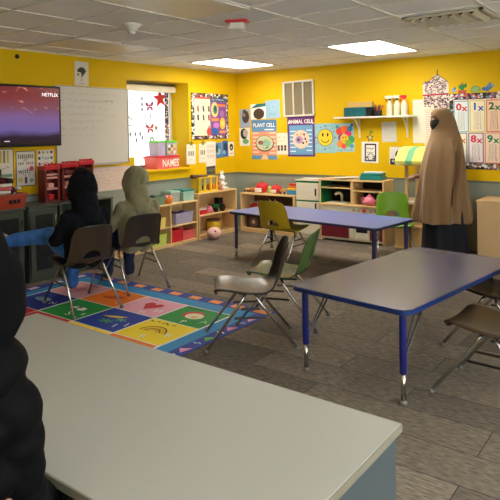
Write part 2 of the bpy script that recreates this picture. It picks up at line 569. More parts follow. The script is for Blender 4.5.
# window: frame, pane, sill, blind
xw = -WD
b = MB()
for (y0, y1, z0, z1) in ((WY0, WY1, WZ0, WZ0 + .04), (WY0, WY1, WZ1 - .04, WZ1), (WY0, WY0 + .04, WZ0, WZ1), (WY1 - .035, WY1, WZ0, WZ1)):
    b.box(xw - .05, xw, y0, y1, z0, z1, .004)
win = struct(b.build('window_1', M['wdiff']))
b = MB(); b.box(xw - .03, xw - .024, WY0, WY1, WZ0, WZ1); struct(b.build('window_pane', M['frosted'], win))
b = MB(); b.box(xw, .035, WY0 - .02, WY1, WZ0 - .03, WZ0 + .001, .006); struct(b.build('window_sill', M['yellow'], win))
b = MB(); b.box(-.30, -.02, -2.25, -2.13, WZ0 + .002, WZ0 + .19, .004); struct(b.build('trim_3', M['yellow']))
t = thing('roller_blind', 'rolled-up cream blind under a dark rail at the top of the window', 'blind', (0, 0, 0))
b = MB(); b.box(xw + .005, xw + .10, WY0 + .01, WY1 - .005, WZ1 - .13, WZ1 - .045, .01); b.build('rolled_shade', M['cream'], t)
b = MB(); b.box(xw + .005, xw + .06, WY0 + .01, WY1 - .005, WZ1 - .038, WZ1 - .012, .003); b.build('head_rail', M['trim_dark'], t)
b = MB(); b.tube([(xw + .075, -1.62, WZ1 - .03), (xw + .075, -1.62, WZ1 - .045)], .012); b.build('bracket', M['dark_steel'], t)

def sticker(fn, name, label, cat, y, z, tilt=0, group=None):
    f = Flat(); fn(f)
    o = f.place(name, label, cat, 'left', (y, z), tilt, group)
    o.location.x = xw + .0015 - .025
    return o
def butterfly(c, dk):
    def g(f):
        for q in (-1, 1):
            f.poly([(0, .005), (q * .03, .055), (q * .075, .07), (q * .08, .03), (q * .05, .0)], c)
            f.poly([(0, .0), (q * .05, -.005), (q * .062, -.05), (q * .03, -.065)], c)
            f.disc(q * .058, .045, .011, dk); f.disc(q * .042, -.035, .009, dk)
        f.rect(-.006, -.05, .006, .05, dk)
    return g
sticker(lambda f: (f.star(0, 0, .15, (190, 28, 32)), f.line([(0, .14), (0, -.02)], .006, (120, 16, 20)), f.line([(.12, .04), (-.02, 0)], .006, (120, 16, 20))),
        'star_decoration', 'red five-pointed star hanging in the upper right of the window', 'star', -1.31, 2.005, .12)
BG = 'butterflies on the window'
sticker(butterfly((150, 40, 96), (50, 16, 40)), 'butterfly_sticker', 'magenta butterfly on the window, the upper of the two butterflies', 'butterfly', -1.52, 1.885, .1, BG)
sticker(butterfly((190, 40, 50), (90, 20, 30)), 'butterfly_sticker', 'red butterfly on the window, the lower of the two butterflies', 'butterfly', -1.52, 1.57, .1, BG)
def doodle(f):
    g = (120, 118, 114)
    f.ring(0, 0, .13, .009, g, .11)
    for q in range(5): f.ring(-.07 + .035 * q, RND.uniform(-.06, .06), .035, .006, (120, 116, 110), n=10)
    for q in (-1, 1): f.line([(q * .11, .06), (q * .17, .12)], .016, (70, 84, 76)); f.line([(q * .12, -.02), (q * .19, .0)], .014, (70, 78, 84))
    f.line([(0, .11), (-.03, .17)], .012, (90, 90, 86))
def doodle2(f):
    for q in range(5): f.ring(-.06 + .035 * q, RND.uniform(-.04, .03), .035, .005, (200, 140, 128), n=10)
    f.ring(0, -.02, .11, .006, (170, 130, 120), .09)
    f.line([(-.10, .02), (-.12, .1), (-.06, .08), (-.03, .13), (.03, .09), (.07, .13), (.09, .03)], .011, (84, 96, 110))
sticker(doodle, 'line_drawing', 'round animal line drawing low on the window pane', 'drawing', -1.74, 1.64, .1, 'drawings on the window')
sticker(doodle2, 'line_drawing', 'pink scribble drawing high on the left of the window pane', 'drawing', -1.87, 1.82, .1, 'drawings on the window')
for k, (dy, dz) in enumerate(((-.14, .02), (-.05, .02), (.04, .02), (.08, -.03), (-.03, -.06))):
    sticker(lambda f: f.poly([(-.022, 0), (.006, .034), (.022, .01), (.006, -.05), (-.016, -.03)], (84, 92, 96)), 'leaf_decal', 'small grey paper shape in the cluster below the animal drawing on the window', 'sticker', -1.75 + dy, 1.48 + dz, group='grey paper shapes on the window')
sticker(lambda f: [f.disc(0, y, .022, (120, 118, 124), .03) for y in (.085, .0, -.07)] + [f.rect(-.002, -.1, .002, .26, (170, 170, 170))],
        'hanging_charm', 'string of grey beads hanging beside the upper butterfly', 'ornament', -1.665, 1.91)
sticker(lambda f: [f.rect(-.002, .02, .002, .3, (150, 150, 150)), f.poly([(-.014, .03), (.014, .03), (.01, -.06), (-.01, -.06)], (110, 120, 130))],
        'icicle_charm', 'thin grey charm hanging just below the magenta butterfly', 'ornament', -1.505, 1.75)
sticker(lambda f: [f.ring(0, -.0, .02, .01, (120, 140, 150), .07, n=12)],
        'icicle_charm', 'thin pale charm hanging below the red star', 'ornament', -1.395, 1.73)
sticker(lambda f: (f.disc(0, 0, .035, (150, 140, 86)), f.disc(0, 0, .016, (110, 104, 70))), 'flower_decal', 'small olive flower beside the lower red butterfly', 'sticker', -1.40, 1.58)
# patterned strips of border paper round the pane
f = Flat(.075, 1.09, (60, 52, 58)); f.specks(.006, .01, .069, 1.08, 130, [(220, 214, 210), (190, 60, 70), (120, 112, 120), (240, 236, 230)], .016)
o = f.place('border_strip', 'patterned dark paper strip down the right edge of the window', 'border strip', 'left', (-1.225, 1.045)); o.location.x = xw - .02
f = Flat(.9, .05, (58, 52, 66)); f.specks(.01, .004, .89, .046, 110, [(220, 214, 210), (190, 60, 70), (120, 112, 140)], .014)
o = f.place('border_strip', 'patterned dark paper strip along the bottom of the window', 'border strip', 'left', (-2.12, 1.008)); o.location.x = xw + .004

# ceiling things
def ceil_light(x0, x1, y0, y1, lens, label, cat='ceiling light', group='ceiling light panels'):
    t = thing('ceiling_light', label, cat, ((x0 + x1) / 2, (y0 + y1) / 2, H), 0, group)
    w, d = (x1 - x0) / 2, (y1 - y0) / 2
    b = MB()
    for bx in ((-w, w, -d, -d + .02), (-w, w, d - .02, d), (-w, -w + .02, -d, d), (w - .02, w, -d, d)):
        b.box(*bx, -.014, -.001)
    b.build('frame', M['tbar'], t)
    b = MB(); b.box(-w + .02, w - .02, -d + .02, d - .02, -.009, -.002); b.build('diffuser', lens, t)
    return t
ceil_light(.51, 1.15, -1.62, -.54, M['lens_on'], 'lit white ceiling panel near the corner of the two yellow walls')
ceil_light(2.59, 3.24, -1.68, -.60, M['lens_on'], 'lit white ceiling panel above the long blue table')
ceil_light(.46, 1.11, -3.86, -2.78, M['lens_off'], 'unlit beige ceiling panel over the grey cabinets by the left wall')
ceil_light(2.52, 3.16, -4.80, -3.80, M['lens_off'], 'unlit beige ceiling panel beside the red alarm strobe')
M['lens_added'] = mat('added_panel_diffuser', (245, 245, 240), 0.5, emit=(255, 246, 230), estr=2.5)
for (x, y) in ((4.9, -6.9), (6.4, -4.4)):  # unseen panels added to lift the light on the camera side
    ceil_light(x - .32, x + .32, y - .53, y + .53, M['lens_added'], 'added lit ceiling panel out of view over the speckled grey desk' if x < 5 else 'added lit ceiling panel out of view over the right side of the room')
t = thing('smoke_detector', 'white cone-shaped detector on the ceiling', 'detector', (2.01, -3.96, H))
b = MB(); b.lathe([(.085, -.002), (.085, -.012), (.06, -.03), (.045, -.06), (.04, -.062)], seg=24); b.build('base', M['white_paint'], t, True)
b = MB(); b.lathe([(.03, -.062), (.03, -.08), (.02, -.085)], seg=16); b.build('sensor_head', M['white_paint'], t, True)
t = thing('alarm_strobe', 'red and white fire alarm strobe on the ceiling', 'alarm', (2.79, -3.5, H), .4)
b = MB(); b.box(-.095, .095, -.055, .055, -.022, -.002, .008); b.build('red_base', M['red_pl'], t)
b = MB(); b.box(-.06, .06, -.048, .048, -.085, -.023, .014); b.build('strobe_lens', M['white_paint'], t)
t = thing('air_vent', 'slatted metal air vent in the ceiling', 'vent', (4.20, -2.41, H))
b = MB(); b.box(-.33, .33, -.25, .25, -.004, -.001); b.build('painted_shade', M['vent_shade'], t)  # dark plate paints the shade behind the slats
b = MB()
for bx in ((-.33, .33, -.255, -.215), (-.33, .33, .215, .255), (-.33, -.29, -.255, .255), (.29, .33, -.255, .255)): b.box(*bx, -.02, -.0045, .003)
b.build('frame', M['vent'], t)
for k in range(7):
    b = MB(); b.box(-.002, .002, -.214, .214, -.026, .026, mx=Matrix.Translation((-.25 + k * .083, 0, -.025)) @ Matrix.Rotation(.9, 4, 'Y')); b.build('slat', M['vent'], t)
t = thing('wall_sensor', 'small black sensor high on the yellow wall above the television', 'sensor', (0, -3.79, 2.36))
b = MB(); b.lathe([(.026, .001), (.026, .012), (.016, .022), (.004, .026)], seg=14, mx=Matrix.Rotation(PI / 2, 4, 'Y')); b.build('sensor_dome', M['black'], t, True)

# return-air grille on the back wall
t = thing('return_air_grille', 'white framed three-panel air grille high on the back wall', 'vent', (.93, 0, 1.71), .0)
W_, H_ = .53, .525
b = MB()
for x0, x1, z0, z1 in ((0, W_, 0, .025), (0, W_, H_ - .025, H_), (0, .025, 0, H_), (W_ - .025, W_, 0, H_), (.172, .19, 0, H_), (.34, .358, 0, H_)):
    b.box(x0, x1, -.03, -.001, z0, z1, .003)
b.build('frame', M['white_paint'], t)
for k, x in enumerate((.026, .191, .359)):
    b = MB(); b.box(x, x + .145, -.012, -.002, .026, H_ - .026); b.build('filter_panel', M['filter'], t)
t.rotation_euler.y = math.radians(-1.0)

# ------------------------------------------------------------------ left wall: screen, boards, charts
t = thing('television', 'large black television showing a red and violet picture', 'television', (0.0, -4.55, 1.385))
W_, H_ = 1.237, .668
b = MB(); b.box(.03, .085, 0, W_, 0, H_, .006); b.build('body', M['screen_bezel'], t)
b = MB(); b.box(.001, .03, W_ * .35, W_ * .65, .15, .5); b.build('wall_bracket', M['dark_steel'], t)
f = Flat(W_ - .05, H_ - .055, m=M['tvpic'], th=.002)
f.text('NETFLIX', W_ - .05 - .115, H_ - .055 - .075, .040, mat('screen_white', (240, 240, 240), emit=(240, 240, 245), estr=.5))
f.rect(W_ - .72, .03, W_ - .66, .038, mat('screen_grey', (200, 200, 205), emit=(200, 200, 205), estr=.4))
o = f.place('screen', None, None, 'left', (.025, .03), parent=t); o.location.x = .0855
t = thing('whiteboard', 'large whiteboard with faint handwriting beside the television', 'whiteboard', (0, -3.325, 1.15))
W_, H_ = 1.06, .915
f = Flat(W_, H_, m=M['board'], th=.012)
cols = [(186, 164, 120), (160, 120, 118), (182, 146, 132), (170, 160, 154), (190, 172, 146)]
for k, (x1, c) in enumerate(((.99, 0), (.83, 1), (.74, 2), (.86, 2), (.66, 3), (.63, 3), (.56, 4))):
    y = H_ - .075 - k * .082
    f.scribble(.06, .11, y, .03, cols[c], .004); f.scribble(.17, x1, y, .032, cols[c], .004)
    if k == 1: f.scribble(.70, .84, y, .034, (130, 80, 84), .005)
f.place('writing_surface', None, None, 'left', (0, 0), parent=t)
b = MB()
for y0, y1, z0, z1 in ((-.012, W_ + .012, -.012, 0), (-.012, W_ + .012, H_, H_ + .012), (-.012, 0, 0, H_), (W_, W_ + .012, 0, H_)): b.box(.001, .018, y0, y1, z0, z1)
b.build('frame', M['alu'], t)
b = MB(); b.box(.001, .05, .1, W_ - .1, -.022, -.013, .003); b.build('marker_tray', M['alu'], t)
f = Flat(.20, .285, (214, 208, 190))
f.line([(.10, .05), (.10, .22)], .006, (40, 44, 36))
for k in range(9):
    a = .5 + k * .26; f.poly([(.1, .09 + .008 * k), (.1 + .08 * math.cos(a), .14 + .09 * math.sin(a)), (.1 + .06 * math.cos(a + .3), .14 + .07 * math.sin(a + .3))], (52, 54, 46))
f.disc(.05, .13, .014, (60, 60, 52)); f.line([(.06, .025), (.14, .025)], .006, (150, 146, 130))
f.place('botanical_print', 'small print of a dark plant above the whiteboard', 'poster', 'left', (-3.06, 2.09), -.02)

def charts():
    # behind / below the television
    f = Flat(.30, .34, (216, 206, 186)); f.frame(0, 0, .30, .34, .008, (70, 60, 52))
    for x in (.02, .06, .10, .14, .18, .22): f.rect(x, .19, x + .024, .32, RND.choice([(170, 150, 50), (190, 170, 70), (130, 120, 60)]))
    f.scribble(.03, .27, .14, .03, (90, 80, 70), .005); f.rect(.02, .04, .28, .07, (110, 140, 110))
    f.place('teaching_chart', 'yellow striped wall chart just under the television', 'poster', 'left', (-4.16, 1.03), group='charts under the television')
    f = Flat(.235, .385, (218, 212, 202)); f.frame(0, 0, .235, .385, .008, (40, 36, 34))
    for k in range(8):
        x = .025 + k * .024; f.rect(x, .30, x + .017, .345, [(120, 130, 116), (160, 130, 80), (100, 110, 96)][k % 3])
        if k != 3: f.rect(x, .235, x + .017, .262, [(170, 150, 60), (110, 150, 140), (190, 90, 100)][k % 3])
    f.text('of', .11, .285, .04, (36, 52, 92)); f.text('with', .095, .165, .06, (24, 24, 34))
    f.disc(.185, .19, .027, (206, 70, 84)); f.scribble(.07, .2, .125, .025, (120, 112, 110), .005)
    f.rect(.10, .03, .13, .10, (92, 60, 100)); f.disc(.05, .07, .03, (200, 190, 90)); f.disc(.18, .06, .022, (110, 170, 150))
    f.place('teaching_chart', 'white wall chart with the word with, in a thin black frame', 'poster', 'left', (-3.835, .955), group='charts under the television')
    f = Flat(.205, .385, (220, 212, 200))
    for k in range(6):
        for s in (0, 1): f.disc(.025 + s * .155, .36 - k * .065, .017, [(170, 50, 60), (40, 90, 80), (120, 40, 90), (60, 120, 70), (190, 90, 60)][(k + 2 * s) % 5])
    for k in (1, 2): f.disc(.075 + .055 * (k - 1), .36, .014, [(90, 150, 100), (120, 170, 110)][k - 1])
    f.text('Your', .105, .295, .038, (30, 60, 120)); f.scribble(.05, .165, .235, .03, (180, 60, 60), .007)
    f.scribble(.05, .16, .17, .03, (60, 90, 80), .006); f.scribble(.05, .16, .11, .03, (120, 70, 90), .006); f.disc(.1, .045, .02, (50, 44, 50))
    f.place('teaching_chart', 'white wall chart with coloured dots down both edges', 'poster', 'left', (-3.575, .955), group='charts under the television')
charts()
t = Flat(.62, .30, (222, 200, 186), th=.015)
for k in range(6): t.scribble(.05, .57, .25 - k * .04, .03, [(204, 120, 110), (214, 150, 130), (196, 170, 150)][k % 3], .004)
t.frame(0, 0, .62, .30, .01, (198, 190, 176))
t.place('small_whiteboard', 'low pink-stained white board leaning below the large whiteboard', 'whiteboard', 'left', (-2.86, .80))

# bulletin board near the corner
t = thing('bulletin_board', 'bulletin board with black and white border beside the window', 'bulletin board', (0, -1.05, 1.40))
W_, H_ = .845, .685
f = Flat(W_, H_, (34, 30, 30), th=.01)
f.specks(.01, .01, W_ - .01, .06, 70, [(232, 228, 220), (120, 114, 110), (170, 60, 60)], .026)
f.specks(.01, H_ - .06, W_ - .01, H_ - .01, 70, [(232, 228, 220), (120, 114, 110), (150, 70, 60)], .026)
f.specks(.01, .01, .055, H_ - .01, 60, [(232, 228, 220), (120, 114, 110)], .024)
f.specks(W_ - .055, .01, W_ - .01, H_ - .01, 60, [(232, 228, 220), (120, 114, 110)], .024)
f.place('backing', None, None, 'left', (0, 0), parent=t)
f = Flat(.40, .57, (232, 218, 186))
for r in range(2):
    for k in range(3): f.poly([(.06 + k * .12, .23 + r * .13), (.10 + k * .12, .22 + r * .13), (.09 + k * .12, .32 + r * .13), (.05 + k * .12, .30 + r * .13)], [(60, 56, 70), (90, 80, 76), (150, 70, 76)][(k + 2 * r) % 3])
f.rect(0, .545, .40, .57, (206, 80, 60))
for k in range(6): f.scribble(.03, .36, .50 - k * .018, .008, (190, 176, 150), .003)
f.place('left_sheet', None, None, 'left', (.06, .055), parent=t, off=.0125)
f = Flat(.385, .57, (132, 76, 140))
f.rect(0, .51, .385, .57, (60, 84, 120)); f.scribble(.05, .33, .54, .025, (220, 226, 230), .006)
f.disc(.11, .39, .085, (232, 196, 120), .115); f.disc(.12, .39, .05, (40, 120, 110), .07); f.disc(.12, .40, .02, (20, 60, 90), .04)
f.rect(.16, .44, .36, .475, (236, 130, 60)); f.rect(.03, .215, .20, .26, (238, 140, 70)); f.disc(.28, .33, .05, (160, 110, 180), .05)
f.disc(.29, .18, .065, (236, 190, 60), .09); f.disc(.29, .18, .03, (240, 214, 120), .045); f.disc(.14, .15, .07, (190, 120, 200), .045); f.disc(.10, .06, .08, (40, 96, 170), .055)
f.rect(.22, .03, .36, .07, (240, 150, 80))
f.place('right_sheet', None, None, 'left', (.405, .055), parent=t, off=.0128)
f = Flat(); f.disc(0, 0, .055, (210, 70, 60), .06); f.rect(-.015, .04, .015, .09, (180, 60, 50))
f.place('apple_cutout', None, None, 'left', (.375, .11), parent=t, off=.016)

# small sheets below it
def strip(y, z, w, h, label, kind=0, tilt=0.0):
    f = Flat(w, h, (236, 224, 206))
    for k in range(3): f.rect(w * .2 + k * w * .22, h * .42, w * .32 + k * w * .22, h * .66, (110, 90, 80))
    f.scribble(w * .2, w * .8, h * .22, .02, (130, 110, 100), .004)
    f.scribble(w * .2, w * .8, h * .82, .02, (150, 120, 90), .004)
    f.star(w * .5, h + .012, .055, (120, 124, 40))
    f.place('paper_strip', label, 'paper', 'left', (y, z), tilt, 'small paper strips with a star')
strip(-1.17, 1.045, .20, .29, 'narrow paper strip with an olive star, nearer the window', tilt=-.03)
strip(-.90, 1.055, .17, .28, 'narrow paper strip with an olive star, farther from the window', tilt=-.02)
f = Flat(.22, .38, (236, 226, 212))
for r in range(3):
    for k in range(3): f.ring(.05 + k * .06, .31 - r * .075, .02, .006, [(150, 110, 90), (170, 100, 80), (110, 100, 96)][(r + k) % 3], n=8)
f.place('paper_sheet', 'tall white sheet of small line drawings below the bulletin board', 'paper', 'left', (-.745, .985), -.03)
f = Flat(.20, .125, (92, 112, 124)); f.rect(0, 0, .2, .05, (66, 78, 74)); f.disc(.13, .06, .05, (110, 96, 70), .03); f.rect(0, .09, .2, .125, (60, 62, 66))
f.place('landscape_photo', 'small dark landscape photo below the tall white sheet', 'photo', 'left', (-.73, .862), .03)
f = Flat(.145, .235, (70, 130, 186)); f.disc(.06, .1, .05, (150, 190, 210)); f.disc(.03, .15, .03, (26, 60, 60), .07)
f.place('blue_picture', 'blue picture below the bulletin board, the left of two blue pictures', 'picture', 'left', (-.505, 1.10), .06, 'blue pictures below the bulletin board')
f = Flat(.135, .25, (44, 100, 170)); f.disc(.08, .15, .045, (20, 50, 90), .07); f.disc(.04, .07, .035, (130, 180, 210))
f.place('blue_picture', 'blue picture with a dark blotch, the right of two blue pictures', 'picture', 'left', (-.35, 1.115), .02, 'blue pictures below the bulletin board')
f = Flat(.135, .22, (236, 230, 220)); f.disc(.07, .14, .045, (30, 26, 26), .055); f.disc(.07, .13, .02, (200, 190, 180)); f.line([(.03, .05), (.07, .035), (.11, .05)], .008, (40, 36, 34))
f.place('paper_sheet', 'white paper with a black face next to the corner', 'paper', 'left', (-.20, 1.12), .02)

# ------------------------------------------------------------------ back wall: posters
f = Flat(.20, .29, (150, 166, 190)); f.disc(.12, .17, .07, (60, 50, 46), .1); f.disc(.09, .2, .03, (140, 120, 100)); f.disc(.1, .26, .03, (70, 64, 60))
f.place('animal_picture', 'dark animal picture next to the corner, upper of two', 'picture', 'back', (.085, 1.56), .04, 'animal pictures by the corner')
f = Flat(.20, .28, (226, 226, 216)); f.disc(.09, .19, .07, (40, 34, 32), .085); f.disc(.12, .2, .05, (180, 170, 160), .06); f.disc(.12, .07, .06, (110, 160, 110), .04)
f.place('animal_picture', 'black and green animal picture next to the corner, lower of two', 'picture', 'back', (.075, 1.275), .02, 'animal pictures by the corner')
f = Flat(.29, .235, (244, 241, 233)); f.poly([(0, .17), (.29, .19), (.29, .235), (.12, .235)], (30, 110, 110)); f.disc(.155, .08, .105, (72, 52, 38), .085)
for k in range(7): f.line([(.07 + k * .028, .02), (.07 + k * .028, .12)], .008, (40, 30, 24))
f.place('cave_picture', 'teal and white picture of a brown dome above the plant cell poster', 'picture', 'back', (.305, 1.69), .03)
f = Flat(.265, .275, (150, 186, 214)); f.ring(.13, .12, .07, .01, (120, 190, 190)); f.ring(.15, .17, .05, .008, (176, 206, 226)); f.scribble(.03, .22, .06, .03, (120, 170, 190), .006)
f.place('blue_paper', 'pale blue paper with swirls above the plant cell poster', 'paper', 'back', (.59, 1.695), .03)
def cellposter(word, x, z, w, h, base, head, label, plant, tilt):
    f = Flat(w, h, base)
    f.rect(0, h * .80, w, h, head)
    f.text(word, w / 2, h * .86, h * .10, (244, 240, 224), sx=.92, bold=.02)
    f.rect(w * .52, h * .735, w * .9, h * .765, (240, 236, 226))
    if plant:
        f.rect(0, h * .10, w, h * .70, (230, 150, 116))
        for k in range(6): f.rect(w * .04, h * (.17 + k * .095), w * .28, h * (.195 + k * .095), (246, 226, 206)); f.rect(w * .7, h * (.15 + k * .1), w * .97, h * (.175 + k * .1), (246, 226, 206))
        f.rect(0, 0, w, h * .1, (96, 146, 186)); f.poly([(w * .36, 0), (w * .68, 0), (w * .58, h * .12), (w * .46, h * .12)], (240, 200, 150))
        f.disc(w * .52, h * .40, w * .37, (52, 60, 48), h * .205); f.disc(w * .52, h * .41, w * .34, (206, 206, 172), h * .185)
        f.disc(w * .60, h * .42, w * .18, (150, 196, 176), h * .1); f.disc(w * .36, h * .42, w * .10, (120, 40, 44), h * .05); f.disc(w * .36, h * .42, w * .05, (210, 110, 90), h * .025)
        f.ring(w * .55, h * .36, w * .12, .008, (120, 150, 90)); f.disc(w * .72, h * .5, w * .05, (230, 200, 90)); f.disc(w * .62, h * .30, w * .06, (80, 160, 110), h * .025)
    else:
        f.rect(w * .07, h * .05, w * .93, h * .78, (104, 160, 200))
        f.rect(w * .1, h * .80, w * .9, h * .955, head)
        f.text(word, w / 2, h * .87, h * .10, (244, 240, 224), sx=.86, bold=.02)
        for k in range(6): f.rect(w * .10, h * (.12 + k * .1), w * .30, h * (.145 + k * .1), (222, 234, 240)); f.rect(w * .7, h * (.14 + k * .1), w * .9, h * (.165 + k * .1), (222, 234, 240))
        f.disc(w * .5, h * .43, w * .31, (240, 190, 170), h * .235); f.disc(w * .5, h * .43, w * .28, (246, 208, 184), h * .21)
        f.disc(w * .43, h * .42, w * .14, (176, 150, 190), h * .10); f.disc(w * .41, h * .42, w * .06, (120, 70, 120), h * .045)
        for (a, c, q) in ((.62, .55, .04), (.66, .44, .03), (.58, .34, .04), (.7, .37, .025)): f.disc(w * a, h * c, w * q, (56, 30, 40), h * .03)
        f.ring(w * .55, h * .5, w * .09, .008, (220, 120, 110)); f.disc(w * .37, h * .55, w * .04, (240, 160, 90))
    f.place('cell_poster', label, 'poster', 'back', (x, z), tilt, 'cell biology posters')
cellposter('PLANT CELL', .315, 1.07, .47, .61, (96, 146, 186), (80, 130, 178), 'poster titled PLANT CELL on the yellow back wall', True, .0)
cellposter('ANIMAL CELL', .985, 1.12, .47, .59, (98, 50, 120), (104, 44, 116), 'purple poster titled ANIMAL CELL under the air grille', False, .01)
f = Flat(.225, .325, (240, 232, 208))
f.scribble(.02, .2, .26, .03, (150, 140, 110), .006); f.scribble(.02, .2, .21, .02, (170, 150, 120), .005)
for k in range(3): f.rect(.035 + k * .06, .06, .075 + k * .06, .14, (60, 66, 60)); f.disc(.055 + k * .06, .10, .014, (150, 120, 90))
f.line([(.05, .325), (.11, .37), (.15, .325)], .01, (220, 190, 90))
f.place('paper_sheet', 'cream sheet of small drawings between the two cell posters', 'paper', 'back', (.765, 1.145), .02)
f = Flat(.33, .42, (150, 196, 206))
f.disc(.17, .22, .125, (70, 60, 30)); f.disc(.17, .22, .118, (250, 210, 40))
f.disc(.13, .26, .014, (40, 30, 20), .028); f.disc(.21, .26, .014, (40, 30, 20), .028); f.ring(.17, .22, .07, .012, (60, 40, 20), a0=PI * 1.12, a1=PI * 1.88)
for k in range(12): f.disc(.17 + .155 * math.cos(k * .52), .22 + .165 * math.sin(k * .52), .011, [(60, 50, 40), (200, 80, 60), (240, 210, 90)][k % 3])
f.place('smiley_poster', 'pale blue poster with a yellow smiling face', 'poster', 'back', (1.455, 1.18), .0)
f = Flat(.30, .40, (160, 200, 200))
for (x, y, r, c) in ((.08, .29, .06, (226, 70, 50)), (.16, .31, .06, (240, 110, 40)), (.21, .25, .055, (220, 50, 110)), (.24, .32, .04, (40, 120, 170)), (.10, .20, .05, (150, 70, 150)),
                     (.25, .17, .055, (60, 160, 90)), (.15, .18, .065, (250, 196, 40)), (.21, .12, .05, (110, 180, 60)), (.08, .11, .05, (236, 140, 50)), (.14, .08, .04, (240, 90, 60)), (.26, .08, .03, (70, 150, 200)), (.04, .35, .025, (60, 150, 190)), (.27, .37, .022, (30, 90, 140))):
    f.disc(x, y, r, c)
f.disc(.13, .2, .008, (50, 30, 20), .016); f.disc(.17, .2, .008, (50, 30, 20), .016); f.ring(.15, .18, .03, .006, (70, 40, 20), a0=PI * 1.1, a1=PI * 1.9)
f.scribble(.04, .27, .025, .018, (60, 60, 80), .005)
f.place('flower_face_poster', 'poster crowded with bright cartoon flowers, under the wall shelf', 'poster', 'back', (1.785, 1.195), .02)
f = Flat(.245, .285, (238, 234, 224)); f.frame(.045, .02, .215, .26, .02, (40, 40, 40)); f.specks(.05, .02, .21, .11, 50, [(30, 30, 30), (110, 110, 110)], .014)
f.scribble(.075, .19, .19, .03, (50, 50, 50), .006); f.scribble(.075, .19, .145, .026, (80, 80, 80), .006); f.ring(.13, .085, .04, .008, (40, 40, 40)); f.disc(.13, .07, .03, (220, 216, 206))
f.place('framed_sketch', 'white sheet with a black drawn frame under a star cutout', 'poster', 'back', (2.19, 1.055), -.02)
f = Flat(); f.star(.0, .0, .065, (34, 40, 34)); f.star(0, 0, .04, (222, 206, 130)); f.star(.025, .075, .045, (130, 150, 40))
f.place('star_cutout', 'black star cutout with a smaller green star above the drawn frame sheet', 'star', 'back', (2.32, 1.395), .1)
f = Flat(.205, .265, (214, 208, 196)); 
for k in range(7): f.rect(.03, .22 - k * .028, .17 - .03 * (k % 3), .224 - k * .028, (190, 184, 172))
f.place('notice_sheet', 'plain white sheet under the wall shelf', 'paper', 'back', (2.495, 1.335), .02)
f = Flat(.15, .56, (222, 216, 200)); f.place('long_paper', 'long blank paper hanging right of the wall shelf', 'paper', 'back', (2.925, 1.32), .0)
# castle poster
f = Flat(); W_ = .33
f.poly([(0, .0), (W_, .0), (W_, .32), (.30, .36), (.21, .42), (.20, .46), (.185, .42), (.17, .44), (.10, .37), (.06, .35), (.02, .35), (0, .33)], (228, 218, 206))
f.specks(.02, .20, .30, .36, 240, [(120, 70, 90), (150, 110, 120), (70, 60, 80), (200, 160, 150)], .012)
f.specks(.10, .36, .22, .41, 40, [(120, 70, 90), (70, 60, 80)], .010)
f.specks(.01, .02, .32, .17, 130, [(60, 50, 60), (130, 80, 96), (160, 130, 130)], .016)
f.rect(0, .175, W_, .195, (170, 40, 60)); f.line([(.195, .42), (.195, .50)], .012, (70, 60, 70))
f.line([(0, .33), (.10, .37), (.195, .44), (.30, .36), (W_, .32)], .008, (110, 70, 90))
f.place('speckled_house_poster', 'house-shaped poster of tiny red and black shapes, above the head of the person in tan', 'poster', 'back', (3.065, 1.745), .02)
f = Flat(.31, .46, (232, 214, 196)); 
for k in range(15): f.rect(.02, .43 - k * .028, .29 - .05 * (k % 3), .436 - k * .028, (196, 150, 130))
f.place('text_sheet', 'sheet of fine reddish lines below the house-shaped poster', 'paper', 'back', (3.075, 1.28), .0)

# times tables board
t = thing('times_table_board', 'wide board of times table columns behind the person in tan', 'bulletin board', (3.40, 0, 1.0), 0)
W_, H_ = 1.42, .93
f = Flat(W_, H_, (44, 36, 38), th=.008)
f.rect(.05, .075, W_ - .03, H_ - .075, (236, 214, 190))
f.specks(.01, H_ - .07, W_ - .01, H_ - .01, 150, [(226, 220, 214), (120, 110, 110), (200, 90, 100), (90, 130, 170)], .026)
f.specks(.01, .012, W_ - .01, .065, 150, [(226, 220, 214), (120, 110, 110), (200, 90, 100), (170, 120, 80)], .026)
f.specks(.006, .02, .045, H_ - .02, 60, [(226, 220, 214), (70, 120, 100), (90, 110, 150)], .02)
f.place('backing', None, None, 'back', (0, 0), parent=t)
CC = {0: ((206, 40, 54), (96, 160, 190), (220, 226, 226)), 1: ((20, 90, 180), (196, 200, 90), (240, 226, 196)), 2: ((36, 110, 60), (208, 74, 50), (240, 206, 176)),
      3: ((150, 60, 150), (90, 150, 90), (230, 220, 230)), 7: ((200, 110, 30), (60, 120, 180), (236, 226, 206)), 8: ((206, 44, 84), (110, 60, 110), (232, 220, 220)),
      9: ((16, 120, 90), (220, 120, 90), (240, 214, 190)), 10: ((60, 70, 150), (200, 160, 60), (232, 222, 206)), 4: ((210, 60, 50), (60, 130, 170), (236, 226, 200)), 11: ((40, 110, 60), (170, 70, 140), (236, 226, 210))}
def card(n, x, z, w, h):
    c, edge, base = CC[n]
    f = Flat(w, h, edge, th=.002)
    f.rect(.010, .010, w - .010, h - .010, base)
    f.text(str(n), w * .34, h - .078, .088, c, sx=1.15, bold=.035); f.text('x', w * .73, h - .092, .078, c, sx=1.1, bold=.03)
    for k in range(13):
        f.text('%d x %d = %d' % (n, k, n * k), w / 2, h - .145 - k * (h - .165) / 13, .0155, (96, 84, 80))
    f.place('table_card', None, None, 'back', (x, z), parent=t, off=.0095)
for i, n in enumerate((0, 1, 2, 3, 4)): card(n, .055 + i * .193, .455, .178, .385)
for i, n in enumerate((7, 8, 9, 10, 11)): card(n, .035 + i * .193, .078, .178, .368)
def cut(fn, name, label, x, z, cat='cutout'):
    f = Flat(); fn(f); f.place(name, label, cat, 'back', (x, z), group='paper cutouts above the times table board')
